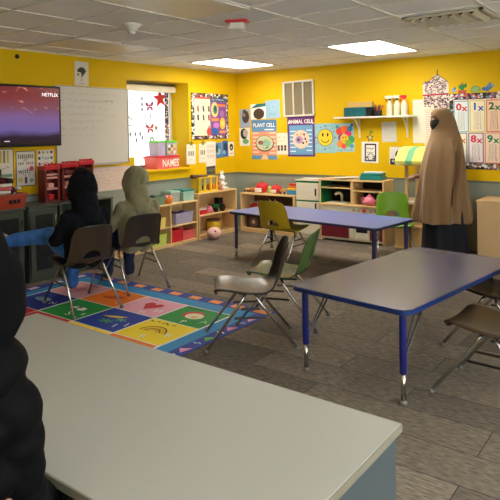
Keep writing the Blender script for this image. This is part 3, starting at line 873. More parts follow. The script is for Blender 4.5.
cut(lambda f: (f.poly([(-.045, 0), (.045, 0), (.055, .045), (-.055, .045)], (200, 84, 60)), f.disc(0, .085, .03, (50, 130, 60), .045), f.disc(-.035, .085, .014, (70, 150, 70), .025), f.disc(.042, .10, .016, (40, 120, 56), .03), f.disc(0, .125, .012, (210, 70, 80))),
    'cactus_cutout', 'paper cactus in a red pot on top of the times table board', 3.555, 1.928)
cut(lambda f: [f.poly([(0, 0), (.07 * math.cos(a), .02 + .075 * math.sin(a)), (.06 * math.cos(a + .25), .02 + .06 * math.sin(a + .25))], (120, 160, 90)) for a in [k * .28 for k in range(12)]] + [f.disc(0, .04, .04, (150, 180, 110), .03)],
    'plant_cutout', 'pale green paper plant between the cactus and the blue bird', 3.715, 1.935)
cut(lambda f: (f.poly([(-.06, .02), (.0, .0), (.06, .05), (.03, .075), (-.03, .06)], (80, 120, 170)), f.poly([(-.04, .05), (.03, .12), (.05, .06)], (96, 140, 190)), f.poly([(.05, .05), (.09, .07), (.06, .085)], (110, 150, 196)), f.disc(-.05, .035, .022, (70, 110, 160))),
    'bird_cutout', 'blue paper bird on top of the times table board', 3.86, 1.94)
cut(lambda f: (f.disc(0, .03, .03, (150, 170, 190)), f.disc(.01, .05, .015, (80, 110, 140))), 'leaf_cutout', 'small grey-blue paper bud beside the house-shaped poster', 3.455, 1.95)

# wall shelf
t = thing('wall_shelf', 'white shelf board on brackets high on the yellow back wall', 'shelf', (1.865, 0, 1.66))
b = MB(); b.box(0, 1.12, -.19, -.001, 0, .022, .003); b.build('shelf_board', M['white_paint'], t)
for x in (.30, .985):
    b = MB(); b.box(x - .011, x + .011, -.012, -.001, -.27, -.001, .002); b.box(x - .011, x + .011, -.165, -.001, -.014, -.001, .002)
    b.tube([(x, -.15, -.014), (x, -.10, -.055), (x, -.04, -.13), (x, -.008, -.24)], .008); b.build('bracket', M['white_paint'], t)
SZ = 1.6825
t = thing('storage_box', 'teal cardboard box on the wall shelf', 'box', (2.21, -.10, SZ), .03)
b = MB(); b.box(-.19, .19, -.08, .08, 0, .125, .004); b.build('box_body', mat('teal_marbled_board', (16, 92, 100), .45, var=.5, scale=9), t)
b = MB(); b.box(.13, .205, -.082, .082, 0, .12, .004); b.build('box_end', M['black'], t)
b = MB(); b.box(-.18, .18, .02, .07, .126, .2, .004); b.build('tan_folder', mat('kraft_card', (206, 170, 100), .7), t)
t = thing('marker_jar', 'cup full of dark and red markers on the wall shelf', 'pen cup', (2.485, -.10, SZ))
b = MB(); b.lathe([(.05, 0), (.055, .07), (.05, .07), (.046, .006)], seg=16); b.build('cup', M['cab_dark'], t)
for k in range(14):
    a = k * .9; r = .02 + .022 * (k % 2)
    b = MB(); b.tube([(r * .7 * math.cos(a), r * .7 * math.sin(a), .01), (r * 1.7 * math.cos(a), r * 1.5 * math.sin(a), .12 + .04 * RND.random())], .0075, 6)
    b.build('marker', ink([(60, 50, 50), (40, 40, 50), (210, 90, 60), (120, 60, 60), (190, 150, 120)][k % 5]), t)
for k, (x, cap) in enumerate(((2.65, (20, 20, 22)), (2.75, (24, 24, 26)), (2.85, (190, 30, 30)))):
    t = thing('spray_bottle', ['white spray bottle with a black trigger, next to the marker cup', 'white spray bottle with a black trigger, between the other two bottles', 'white spray bottle with a red trigger at the end of the wall shelf'][k], 'bottle', (x, -.10, SZ), 0, 'spray bottles on the wall shelf')
    b = MB(); b.lathe([(.040, 0), (.043, .01), (.043, .13), (.036, .16), (.016, .195), (.014, .22)], seg=18); b.build('bottle', mat('milky_bottle_%d' % k, (222, 216, 190), .35, trans=.15), t, True)
    b = MB(); b.box(-.05, .03, -.012, .012, .222, .262, .006); b.box(-.066, -.05, -.008, .008, .238, .256, .002); b.build('spray_head', M['white_paint'] if k < 2 else ink(cap), t)
    b = MB(); b.tube([(-.03, 0, .225), (-.05, 0, .205), (-.045, 0, .185)], .006); b.lathe([(.018, .2), (.018, .222)], seg=12); b.build('trigger', ink(cap), t)

# ------------------------------------------------------------------ shelves along the walls
def open_shelf(name, label, loc, rotz, L, D, Hh, levels, dividers, back, backm, plinth=.05):
    """low bookcase, local X along its front (left to right seen from the front), local Y towards the wall"""
    t = thing(name, label, 'bookcase', loc, rotz)
    tk = .02
    for x0 in (0, L - tk):
        b = MB(); b.box(x0, x0 + tk, 0, D, 0, Hh, .003); b.build('side_panel', M['maple'], t)
    b = MB(); b.box(-.004, L + .004, -.004, D, Hh + .0005, Hh + tk, .003); b.build('top_panel', M['maple'], t)
    for z in levels:
        b = MB(); b.box(tk, L - tk, .002, D - .014, z, z + .018, .002); b.build('shelf', M['maple'], t)
    for (x, z0, z1) in dividers:
        b = MB(); b.box(x - .009, x + .009, .004, D - .014, z0, z1); b.build('divider', M['maple'], t)
    b = MB(); b.box(tk, L - tk, D - .012, D - .002, plinth, Hh); b.build('back_panel', backm, t)
    b = MB(); b.box(tk, L - tk, .006, .022, 0, levels[0]); b.build('plinth', M['maple'], t)
    return t
# bookcase by the corner on the left wall
ZB = .625
open_shelf('low_bookcase', 'low maple bookcase in the corner on the window side', (.31, -1.265, 0), PI / 2, .86, .29, ZB, [.035, .315], [], True, M['maple'])
# longer bookcase under the window
open_shelf('low_bookcase', 'long low maple bookcase under the window', (.31, -2.78, 0), PI / 2, 1.49, .29, .545, [.02, .25], [(.97, .27, .54), (.97, .04, .25)], True, M['maple'])
# bookcase on the back wall
open_shelf('low_bookcase', 'low maple bookcase with dark back on the back wall', (.345, -.37, 0), 0, .965, .35, .56, [.035, .285], [(.47, .05, .285)], True, M['brown'])

# boxes and bins ------------------------------------------------------
def bin_box(name, label, loc, rotz, w, d, h, m, lid=None, cat='bin', flare=.92, group=None, handle=False, content=None):
    t = thing(name, label, cat, loc, rotz, group)
    b = MB()
    def ring(s, z, ins=0): return [V((x * s - ins * (1 if x > 0 else -1), y * s - ins * (1 if y > 0 else -1), z)) for x, y in ((-w / 2, -d / 2), (w / 2, -d / 2), (w / 2, d / 2), (-w / 2, d / 2))]
    b.grid([ring(flare, 0), ring(1, h - .015), ring(1.03, h - .014), ring(1.03, h), ring(1.0, h, .004), ring(flare, .006, .004)], close=True, cap=True)
    b.build('body', m, t)
    if handle:
        b = MB(); b.box(-w * .2, w * .2, -d / 2 - .008, -d / 2 + .001, h * .62, h * .8, .003); b.build('handle', m, t)
    if lid:
        b = MB(); b.box(-w * .54, w * .54, -d * .54, d * .54, h + .001, h + .018, .005); b.box(-w * .46, w * .46, -d * .46, d * .46, h + .0175, h + .026, .003); b.build('lid', lid, t)
    if content:
        for k in range(7):
            b = MB(); b.ell(((-.36 + .12 * k) * w, RND.uniform(-.2, .2) * d, h * RND.uniform(.6, .98)), (w * .12, d * .2, h * .22), 10, None); b.build('content', RND.choice(content), t, True)
    return t
L2 = PI / 2   # things on the left wall face +x
bz = .545 + .0215
bin_box('lidded_bin', 'sage green open bin on the long bookcase, farthest from the corner', (.17, -2.035, bz), L2, .30, .24, .11, M['sage'], content=[M['dgreen'], M['sage'], M['black']])
bin_box('lidded_bin', 'clear bin with pale mint lid in the middle of the long bookcase', (.13, -1.63, bz), L2, .18, .18, .125, M['clear'], M['mint'])
bin_box('lidded_bin', 'teal green lidded bin on the long bookcase next to the corner bookcase', (.155, -1.41, bz), L2, .22, .22, .13, M['mint'], M['teal'])
t = thing('round_basket', 'small round coral basket at the front edge of the long bookcase', 'basket', (.245, -1.80, bz))
b = MB(); b.lathe([(.05, 0), (.066, .05), (.068, .085), (.062, .085), (.046, .006)], seg=18); b.build('basket', M['toy_orange'], t, True)
for k in range(5):
    b = MB(); b.ell((.028 * math.cos(k * 1.26), .028 * math.sin(k * 1.26), .088), (.024, .024, .022), 10); b.build('ball', [M['pink_pl'], M['lpink'], M['pink_pl']][k % 3], t, True)
m2 = .268 + .0015
bin_box('plastic_basket', 'white and lavender basket of purple things on the middle shelf of the long bookcase', (.19, -1.54, m2), L2, .34, .22, .15, M['lavender'], handle=True, content=[M['purple'], M['black']], cat='basket')
bin_box('plastic_basket', 'pale yellow basket on the middle shelf of the long bookcase', (.20, -2.02, m2), L2, .24, .2, .13, M['pale_yellow'], cat='basket')
m1 = .038 + .0015
bin_box('plastic_bin', 'bright red bin on the bottom shelf of the long bookcase', (.18, -1.685, m1), L2, .20, .24, .165, M['red_pl'], handle=True)
bin_box('plastic_bin', 'light coral pink bin on the bottom shelf of the long bookcase', (.18, -1.45, m1), L2, .24, .22, .13, M['pink_pl'], handle=True)
bin_box('plastic_basket', 'lime green basket standing out at the bottom of the long bookcase', (.21, -2.05, m1), L2, .30, .2, .15, M['lime'], content=[M['lime'], M['pale_yellow'], M['green_pl']], cat='basket')
# window sill boxes
t = bin_box('lidded_bin', 'coral pink lidded box with painted letters on the window sill', (-.145, -1.51, WZ0 + .003), L2, .44, .25, .155, M['pink_pl'], M['red_pl'], cat='box', flare=.95)
f = Flat(); f.text('NAMES', 0, 0, .105, (246, 240, 230), sx=.72, bold=.015); o = f.place('painted_letters', None, None, 'left', (0, 0))
o.parent = t; o.rotation_euler = (PI / 2, 0, 0); o.location = (.045, -.1265, .072); o['label'] = 'white painted letters'
SB = WZ0 + .003 + .155 + .0275
for k, (y, lab) in enumerate(((-1.60, 'clear box with green lid on the pink box, the left one of two'), (-1.40, 'clear box with green lid on the pink box, the right one of two'))):
    t = bin_box('lidded_bin', lab, (-.145, y, SB), L2, .145 + .06 * k, .18, .18, M['lavender'] if k == 0 else M['clear'], M['green_pl'], cat='box', flare=.94, group='green-lidded boxes on the window sill')
    if k:
        for q in range(9):
            b = MB(); b.box(-.02, .02, -.0905, -.088, -.015, .015, mx=Matrix.Translation((-.05 + .05 * (q % 3), 0, .04 + .045 * (q // 3))) @ Matrix.Rotation(q, 4, 'Y')); b.build('sticker', ink([(240, 200, 90), (230, 110, 90), (240, 230, 220), (90, 70, 70)][q % 4]), t)
t = thing('flower_pinwheel', 'small grey wire flower leaning beside the green-lidded boxes', 'ornament', (-.285, -1.56, WZ0 + .002))
b = MB(); b.tube([(0, 0, 0), (0, .0, .39)], .004, 6); b.build('stem', M['alu'], t)
b = MB()
for k in range(6):
    a = k * PI / 3; b.ell((0.0, .032 * math.cos(a), .405 + .032 * math.sin(a)), (.006, .019, .019), 10)
b.build('petals', M['sage'], t, True)

# on the corner bookcase (left wall)
zt = ZB + .0215
t = thing('toy_house', 'bright yellow wooden toy house frame on the corner bookcase', 'toy', (.17, -.97, zt), L2)
b = MB()
for x in (-.20, -.07, .06, .19):
    b.box(x - .014, x + .014, -.07, -.045, 0, .20); b.box(x - .014, x + .014, .045, .07, 0, .20)
b.box(-.22, .21, -.075, .075, 0.0, .014); b.box(-.22, .21, -.075, .075, .2, .216); b.box(-.22, -.20, -.07, .07, .0, .2)
b.build('frame', M['toy_yellow'], t)
b = MB(); b.box(-.18, -.09, -.02, .04, .0145, .19, .004); b.build('green_panel', M['lime'], t)
b = MB(); b.tube([(-.30, -.02, .235), (.02, -.02, .222)], [.03, .024], 12); b.build('log_roof', M['brown'], t)
for k in range(3):
    b = MB(); b.ell((-.02 + .1 * k, .0, .06), (.03, .03, .045), 12); b.build('toy_figure', [M['brown'], M['plush_tan'], M['toy_orange']][k], t, True)
def plush(name, label, loc, rotz, s, m, ears, kind='bunny', cat='stuffed toy'):
    t = thing(name, label, cat, loc, rotz)
    b = MB(); b.ell((0, 0, .075 * s), (.05 * s, .058 * s, .075 * s)); b.build('body', m, t, True)
    b = MB(); b.ell((.01 * s, 0, .175 * s), (.045 * s, .05 * s, .045 * s)); b.build('head', m, t, True)
    for q in (-1, 1):
        b = MB()
        if ears == 'long': b.ell((0, q * .028 * s, .245 * s), (.012 * s, .018 * s, .05 * s))
        else: b.ell((0, q * .042 * s, .215 * s), (.012 * s, .02 * s, .02 * s))
        b.build('ear', m, t, True)
        b = MB(); b.ell((.03 * s, q * .055 * s, .085 * s), (.035 * s, .018 * s, .018 * s)); b.build('arm', m, t, True)
        b = MB(); b.ell((.055 * s, q * .035 * s, .022 * s), (.04 * s, .022 * s, .022 * s)); b.build('leg', m, t, True)
        b = MB(); b.ell((.052 * s, q * .018 * s, .185 * s), (.006 * s, .006 * s, .006 * s), 8); b.build('eye', M['eye_d'], t, True)
    b = MB(); b.ell((.056 * s, 0, .168 * s), (.006 * s, .008 * s, .006 * s), 8); b.build('nose', M['hotpink'], t, True)
    return t
plush('plush_rabbit', 'white plush rabbit on the corner bookcase', (.20, -.62, zt), .2, .95, M['plush_white'], 'long')
plush('plush_bear', 'orange-tan plush animal between the yellow house and the white rabbit', (.23, -.725, zt), .1, .62, M['plush_tan'], 'round')
# upper shelf of the corner bookcase
zu = .315 + .0195
t = thing('toy_tractor', 'dark green toy tractor inside the corner bookcase', 'toy', (.19, -.76, zu), L2)
b = MB(); b.box(-.10, .05, -.05, .05, .05, .11, .01); b.build('hood', M['dgreen'], t)
b = MB(); b.box(.03, .11, -.055, .055, .05, .20, .01); b.build('cab', M['black'], t)
for x, r in ((-.075, .035), (.07, .055)):
    for s in (-1, 1):
        b = MB(); b.lathe([(r * .4, -.014), (r, -.014), (r, .014), (r * .4, .014)], seg=18, mx=Matrix.Translation((x, s * .07, r)) @ Matrix.Rotation(PI / 2, 4, 'X')); b.build('wheel', M['black'], t)
t = thing('toy_boat', 'red and white toy boat inside the corner bookcase', 'toy', (.19, -1.105, zu), L2)
b = MB(); b.prism([(-.12, -.02), (-.09, -.05), (.1, -.05), (.12, 0), (.09, .05), (-.09, .05), (-.12, .02)], 0, .06); b.build('hull', M['red_pl'], t)
b = MB(); b.prism([(-.10, -.04), (.09, -.045), (.11, 0), (.08, .045), (-.10, .04)], .0605, .085); b.build('deck', M['plush_white'], t)
b = MB(); b.box(-.08, -.02, -.03, .03, .0855, .16, .008); b.build('cabin', M['red_pl'], t)
t = thing('toy_cake', 'pink toy cake beside the green tractor in the corner bookcase', 'toy', (.21, -.928, zu))
b = MB(); b.lathe([(.05, 0), (.055, .05), (.045, .07), (.03, .10), (.005, .115)], seg=16); b.build('icing', M['hotpink'], t, True)
b = MB(); b.ell((0, 0, .125), (.012, .012, .012), 10); b.build('cherry', M['maroon'], t, True)
zl = .035 + .0195
t = thing('toy_drum', 'yellow toy drum on the bottom shelf of the corner bookcase', 'toy drum', (.18, -.80, zl))
b = MB(); b.lathe([(.098, 0), (.098, .16)], seg=26); b.build('shell', M['toy_yellow'], t, True)
for z in (0, .145):
    b = MB(); b.lathe([(.1, z), (.104, z + .004), (.104, z + .02), (.1, z + .024)], seg=26); b.build('hoop', M['brown'] if z else M['toy_orange'], t, True)
b = MB(); b.lathe([(.092, .161), (.092, .168)], seg=26); b.build('drum_skin', M['cab_dark'], t)
t = thing('plush_ball', 'pale pink and white plush ball on the carpet in front of the corner bookcase', 'stuffed toy', (.44, -1.10, 0.001))
b = MB(); b.ell((0, 0, .085), (.10, .11, .085), 18); b.build('body', M['plush_pink'], t, True)
for k in range(3):
    b = MB(); b.ell((.06 + .02 * (k == 1), -.05 + .05 * k, .12 - .03 * (k == 1)), (.02, .018, .018), 10); b.build('spot', [M['maroon'], M['plush_white'], M['sage']][k], t, True)
# on the back wall bookcase
zc = .56 + .0215
def toy_apple(x, y, s, label):
    t = thing('toy_apple', label, 'toy', (x, y, zc), 0, 'red toys on the back bookcase')
    b = MB(); b.lathe([(.05 * s, 0), (.085 * s, .03 * s), (.10 * s, .08 * s), (.085 * s, .13 * s), (.04 * s, .15 * s), (.01 * s, .14 * s)], seg=20); b.build('body', M['red_pl'], t, True)
    b = MB(); b.tube([(0, 0, .13 * s), (.01, 0, .175 * s)], .006); b.build('stem', M['brown'], t)
    b = MB(); b.box(-.055 * s, .055 * s, -.115 * s, -.088 * s, .015, .075 * s, .004); b.build('white_window', M['plush_white'], t)
toy_apple(.637, -.20, 1.0, 'large red apple-shaped toy on the back bookcase, nearer the corner')
toy_apple(.90, -.20, .82, 'smaller red apple-shaped toy on the back bookcase, beside the brown toy cart')
def cart(x, s, m, label):
    t = thing('toy_cart', label, 'toy', (x, -.22, zc), 0, 'small wooden toy carts on the back bookcase')
    b = MB(); b.box(-.055 * s, .055 * s, -.04, .04, .025, .075 * s, .005); b.build('cart_body', m, t)
    for sx in (-1, 1):
        for sy in (-1, 1):
            b = MB(); b.lathe([(.02, -.006), (.02, .006)], seg=14, mx=Matrix.Translation((sx * .035 * s, sy * .046, .02)) @ Matrix.Rotation(PI / 2, 4, 'X')); b.build('wheel', M['brown'], t)
cart(.392, .75, M['maple'], 'small maple toy cart at the corner end of the back bookcase')
cart(.487, .85, M['toy_orange'], 'small orange toy cart beside the large red apple toy')
cart(1.05, 1.0, M['maple_d'], 'small brown toy cart right of the smaller red apple toy')
t = thing('toy_frog', 'little yellow-green toy between the two red apple toys', 'toy', (.777, -.20, zc))
b = MB(); b.lathe([(.032, 0), (.036, .03), (.03, .06), (.034, .075), (.02, .10), (.005, .105)], seg=16); b.build('body', M['lime'], t, True)
b = MB(); b.lathe([(.0355, .028), (.0365, .04)], seg=16); b.build('belt', M['toy_yellow'], t)
t = thing('rainbow_stacker', 'stack of blue, yellow and red toy blocks beside the toy fridge', 'toy', (1.20, -.20, zc))
for k, (m, w, d) in enumerate(((M['toy_blue'], .085, .06), (M['toy_blue'], .08, .06), (M['toy_yellow'], .075, .055), (M['toy_orange'], .06, .05), (M['red_pl'], .05, .04))):
    b = MB(); b.box(-w, w, -d, d, k * .032, k * .032 + .031, .008); b.build('block', m, t)
# inside it
z1, z2 = .285 + .0195, .035 + .0195
t = thing('toy_dragon', 'red and white toy creature on the upper shelf of the back bookcase', 'toy', (.52, -.20, z1))
b = MB(); b.ell((0, 0, .06), (.11, .06, .06)); b.build('body', M['red_pl'], t, True)
b = MB(); b.ell((.11, -.02, .11), (.045, .04, .045)); b.build('head', M['toy_orange'], t, True)
for k in range(5):
    b = MB(); b.lathe([(.018, .09), (.003, .15)], (-.09 + .04 * k, -.01, 0), 8); b.build('spike', M['plush_white'], t)
t = thing('toy_castle', 'silver white spiky toy on the upper shelf of the back bookcase', 'toy', (.815, -.2, z1))
for k in range(5):
    b = MB(); b.lathe([(.028, 0), (.028, .09 + .02 * (k % 2)), (.036, .092 + .02 * (k % 2)), (.002, .16 + .03 * (k % 2))], (-.1 + .05 * k, .01 * (k % 2), 0), 10); b.build('tower', M['alu'] if k % 2 else M['plush_white'], t)
t = thing('picture_board', 'dark framed picture on the bottom shelf of the back bookcase', 'picture', (.54, -.30, z2), 0)
b = MB(); b.box(-.14, .14, 0, .02, 0, .205, .003, mx=Matrix.Rotation(-.08, 4, 'X')); b.build('frame', M['brown'], t)
f = Flat(.24, .165, (46, 34, 32)); f.disc(.12, .08, .06, (120, 90, 76)); f.disc(.12, .07, .03, (210, 190, 176)); f.ring(.12, .08, .075, .008, (150, 110, 90)); f.disc(.05, .12, .02, (140, 60, 50)); f.disc(.2, .1, .015, (90, 70, 60))
o = f.place('print', None, None, 'back', (0, 0)); o.parent = t; o.location = (-.12, -.0015, .02); o.rotation_euler.x = PI / 2 - .08

# ------------------------------------------------------------------ toy fridge, toy kitchen, market stand
FY = -.35
t = thing('toy_fridge', 'cream wooden toy fridge with green lines, left of the toy kitchen', 'toy fridge', (1.325, FY, 0))
b = MB(); b.box(0, .385, .02, .335, .0, .80, .004); b.build('body', M['cream'], t)
b = MB(); b.box(-.004, .389, .0, .337, .8005, .815, .003); b.build('top_panel', M['cream'], t)
for z0, z1 in ((.775, .798), (.512, .530)):
    b = MB(); b.box(.012, .373, .004, .0195, z0, z1); b.build('green_rail', M['dgreen'], t)
for z0, z1, hz in ((.533, .772, .6), (.06, .509, .40)):
    b = MB(); b.box(.015, .37, .002, .0195, z0, z1, .004); d = b.build('door', M['cream'], t)
    b = MB(); b.box(.325, .345, -.016, -.006, hz, hz + .1, .003); b.box(.33, .34, -.006, .003, hz + .01, hz + .02); b.box(.33, .34, -.006, .003, hz + .08, hz + .09); b.build('handle', M['black'], d)
t = thing('paper_stack', 'loose papers on top of the toy fridge', 'paper', (1.5, -.18, .8165))
for k in range(3):
    b = MB(); b.box(-.13, .13, -.09, .09, .004 * k, .004 * k + .0035, mx=Matrix.Rotation(.2 * k - .2, 4, 'Z')); b.build('sheet', [M['paper'], M['lpink'], M['paper']][k], t)

KX0, KX1 = 1.715, 2.66
t = thing('toy_kitchen', 'maple toy kitchen with shelves, sink and red oven knob', 'toy kitchen', (KX0, FY, 0))
KW = KX1 - KX0
for x0 in (0, KW - .02):
    b = MB(); b.box(x0, x0 + .02, 0.004, .33, 0, .82, .003); b.build('side_panel', M['maple'], t)
b = MB(); b.box(-.004, KW + .004, 0, .334, .8205, .84, .003); b.build('top_panel', M['maple'], t)
b = MB(); b.box(.02, KW - .02, .318, .33, .42, .82); b.build('back_panel', M['black'], t)
b = MB(); b.box(.0205, .024, .01, .317, .51, .815); b.build('green_side', M['dgreen'], t)
b = MB(); b.box(-.0, KW, -.03, .318, .490, .509, .004); b.build('counter', M['maple'], t)
b = MB(); b.box(KW * .5, KW * .5 + .035, .01, .317, .5095, .82); b.build('divider', M['maple'], t)
b = MB(); b.box(.0245, KW * .5, .02, .317, .715, .73); b.build('shelf', M['maple'], t)
b = MB(); b.box(KW * .5 + .0355, KW - .0205, .02, .317, .685, .70); b.build('shelf', M['maple'], t)
b = MB(); b.box(.02, KW - .02, -.012, .012, .345, .489, .003); b.build('control_panel', M['cream'], t)
for k, x in enumerate((.53, .60, .68, .77, .84)):
    b = MB(); r = .022 if k == 2 else .013
    b.lathe([(r, 0), (r * .9, .018), (r * .6, .022)], seg=16, mx=Matrix.Translation((x, -.0125, .445)) @ Matrix.Rotation(PI / 2, 4, 'X')); o = b.build('knob', M['red_pl'] if k == 2 else M['alu'], t, True)
    if k == 2: o['label'] = 'larger red knob'
b = MB(); b.box(.02, KW - .02, .012, .03, .03, .343); b.build('lower_front', M['cream'], t)
b = MB(); b.box(.03, .44, -.006, .0115, .06, .325, .004); d = b.build('door', M['maroon'], t)
b = MB(); b.box(.46, .52, -.006, .0115, .06, .325, .004); b.build('stile', M['cream'], t)
b = MB(); b.box(.53, .74, -.006, .0115, .06, .325, .004); d = b.build('oven_door', M['cream'], t)
b = MB(); b.box(.555, .715, -.009, -.0065, .15, .30, .002); b.build('oven_window', M['black'], d)
b = MB(); b.box(.75, KW - .025, -.006, .0115, .06, .325, .004); d = b.build('door', M['maroon'], t)
b = MB(); b.tube([(.24, .2, .5095), (.24, .2, .61), (.23, .17, .64), (.20, .13, .64), (.19, .11, .62)], .018, 10); b.build('faucet', M['cream'], t, True)
b = MB(); b.box(.08, .36, .03, .25, .5095, .52, .006); b.build('sink', M['cream'], t)
# things on and in the kitchen
t = thing('toy_teapot', 'pink toy teapot on the toy kitchen counter', 'teapot', (KX0 + .72, FY + .06, .5105))
b = MB(); b.lathe([(.045, 0), (.075, .03), (.08, .06), (.06, .10), (.04, .112)], seg=22); b.build('pot', M['hotpink'], t, True)
b = MB(); b.lathe([(.042, .112), (.03, .128), (.012, .135), (.014, .148), (.004, .154)], seg=18); b.build('lid', M['hotpink'], t, True)
b = MB(); b.tube([(.07, 0, .05), (.10, 0, .065), (.12, 0, .10)], [.018, .013, .009], 10); b.build('spout', M['hotpink'], t, True)
b = MB(); b.tube([(-.06, 0, .09), (-.10, 0, .10), (-.118, 0, .07), (-.10, 0, .035), (-.07, 0, .03)], .009, 8); b.build('handle', M['hotpink'], t, True)
t = thing('paper_stack', 'scattered pale papers on top of the toy kitchen', 'paper', (KX0 + .27, -.2, .8415))
for k in range(5):
    b = MB(); b.box(-.15, .15, -.1, .1, .005 * k, .005 * k + .004, mx=Matrix.Translation((.05 * k - .08, 0, 0)) @ Matrix.Rotation(.35 * k - .5, 4, 'Z')); b.build('sheet', [M['paper'], M['lpink'], M['pale_yellow'], M['paper'], M['paper']][k], t)
t = thing('teal_box', 'teal green organiser box on the right end of the toy kitchen', 'box', (KX0 + .74, -.21, .8415), .05)
b = MB(); b.box(-.15, .15, -.10, .10, 0, .055, .008); b.build('tray', M['teal'], t)
b = MB(); b.box(-.14, .14, -.09, .09, .0555, .09, .008); b.build('lid', M['teal'], t)
b = MB(); b.box(-.13, .13, .0, .095, .0905, .105, .004); b.build('papers', M['paper'], t)

# market stand
t = thing('market_stand', 'wooden play market stand with yellow and green striped canopy', 'toy market stand', (2.80, -.47, 0))
SW, SD = .80, .40
for x in (.185, SW - .10):
    for y in (.02, SD - .03):
        b = MB(); b.box(x, x + .04, y, y + .03, 0, 1.07, .003); b.build('post', M['maple'], t)
b = MB()
prof = [(-.10, 1.09), (-.105, 1.12), (.02, 1.245), (.16, 1.285), (.30, 1.285), (SD, 1.24)]
segs = 16; x0_, x1_ = .11, SW
for k in range(segs):
    b.mi = 1 if k in (3, 4, 8, 9, 13, 14) else 0
    xa, xb = x0_ + (x1_ - x0_) * k / segs, x0_ + (x1_ - x0_) * (k + 1) / segs
    b.grid([[V((xa, y, z)) for y, z in prof] + [V((xa, y, z - .012)) for y, z in reversed(prof)], [V((xb, y, z)) for y, z in prof] + [V((xb, y, z - .012)) for y, z in reversed(prof)]], close=True, cap=True)
o = b.build('canopy', [mat('canopy_yellow_cloth', (222, 222, 112), .8), mat('canopy_green_cloth', (110, 176, 134), .8)], t)
b = MB(); b.box(0.12, SW - .01, .0, .02, 1.055, 1.10); b.build('canopy_rail', M['maple'], t)
b = MB(); b.box(.06, SW, -.02, SD, .585, .625, .004); b.build('counter', M['cream'], t)
b = MB(); b.box(.04, SW, .0, SD, .30, .325, .004); b.build('shelf', M['maple'], t)
b = MB(); b.box(.04, SW, .0, SD, .02, .05, .004); b.build('shelf', M['maple'], t)
b = MB(); b.box(.04, SW, SD - .012, SD, .05, .585); b.build('back_panel', M['maple_d'], t)
b = MB(); b.box(.05, SW - .01, .02, .035, .0505, .30); b.build('front_panel', M['maple'], t)
f = Flat(.26, .235, (232, 226, 216)); f.ring(.15, .14, .06, .022, (34, 34, 34), .05, a0=.6, a1=4.4); f.line([(.08, .12), (.2, .19)], .02, (50, 50, 50)); f.rect(.01, .0, .09, .08, (40, 40, 44)); f.rect(.10, .01, .2, .05, (70, 72, 70)); f.disc(.05, .05, .018, (180, 180, 176))
f.place('drawing_sheet', 'white sheet with bold black brush drawing behind the striped canopy', 'poster', 'back', (2.595, 1.035), -.03)

# tall birch cabinet at the right
t = thing('birch_cabinet', 'plain birch cabinet by the back wall, right of the person in tan', 'cabinet', (3.87, -.55, 0))
b = MB(); b.box(0, .80, 0.012, .48, 0, .665, .003); b.build('body', M['birch'], t)
b = MB(); b.box(-.01, .81, -.005, .485, .6655, .69, .003); b.build('top_panel', M['birch'], t)
b = MB(); b.box(.005, .795, 0, .0115, .03, .655, .002); d = b.build('door', M['birch'], t)
t = thing('white_box', 'white box standing on the birch cabinet at the picture edge', 'box', (4.30, -.2, .691))
b = MB(); b.box(-.10, .10, -.08, .08, 0, .13, .005); b.build('carton', M['paper'], t)
b = MB(); b.box(-.105, .105, -.085, .085, .1305, .15, .004); b.build('lid', M['paper'], t)

# ------------------------------------------------------------------ cabinets and toys along the left wall
def cabinet(y0, y1, label, open_front=False, depth=.45, h=.76):
    t = thing('metal_cabinet', label, 'cabinet', (depth, y0, 0), PI / 2, 'grey cabinets along the left wall')
    L = y1 - y0
    if open_front:
        b = MB(); b.box(0, .03, 0, depth - .02, 0, h); b.box(L - .03, L, 0, depth - .02, 0, h); b.box(.03, L - .03, depth - .04, depth - .02, 0, h); b.box(.03, L - .03, .01, depth - .04, .02, .05); b.build('body', M['cab'], t)
        b = MB(); b.box(.03, L - .03, .02, depth - .04, .38, .40); b.build('shelf', M['cab'], t)
    else:
        b = MB(); b.box(.002, L - .002, .022, depth - .02, 0, h); b.build('body', M['cab'], t)
        b = MB(); b.box(.012, L - .012, .004, .0215, .04, h - .02, .004); d = b.build('door', M['cab'], t)
        b = MB(); b.box(.07, L - .07, -.001, .0035, .12, h - .07, .001); b.build('dark_panel', M['cab_dark'], d)
        b = MB(); b.box(L - .05, L - .035, -.02, .0, h - .16, h - .09, .003); b.build('handle', M['chrome'], d)
    b = MB(); b.box(-.004, L + .004, -.01, depth - .018, h + .0005, h + .022, .004); b.build('worktop', M['cab'], t)
cabinet(-4.62, -4.02, 'grey-green cabinet with a dark door under the television, below the orange basket')
cabinet(-3.97, -3.63, 'narrow grey-green cabinet with a dark door, between the orange basket and the red tower')
cabinet(-3.61, -2.90, 'open-fronted grey-green cabinet below the red toy towers', True)
ct = .76 + .0235
t = thing('toy_basket', 'orange-red plastic basket full of papers on the grey cabinet', 'basket', (.29, -4.22, ct), PI / 2)
b = MB()
def rr(s, z): return [V((.24 * s * (1 if q in (1, 2) else -1) , .14 * s * (1 if q > 1 else -1), z)) for q in range(4)]
b.grid([rr(.9, 0), rr(1, .12), rr(1.04, .13), rr(1.02, .145), rr(.97, .145), rr(.87, .008)], close=True, cap=True); b.build('basket_body', M['brick_pl'], t)
for k in range(3):
    b = MB(); b.box(-.015, .015, -.142, -.137, .05, .09, mx=Matrix.Translation((.06 + .045 * k, 0, 0))); b.build('slot', M['black'], t)
for k in range(7):
    b = MB(); b.box(-.19, .05 + .01 * k, -.10, .10, .012 + .035 * k, .040 + .035 * k, .004, mx=Matrix.Rotation(.05 * (k % 3 - 1), 4, 'Z')); b.build('paper_bundle', [M['red_wood'], M['lpink'], M['paper'], M['sage'], M['paper'], M['pink_pl'], M['paper']][k], t)
b = MB(); b.box(.07, .12, -.09, .09, .02, .30, .004); b.build('black_folder', M['black'], t)
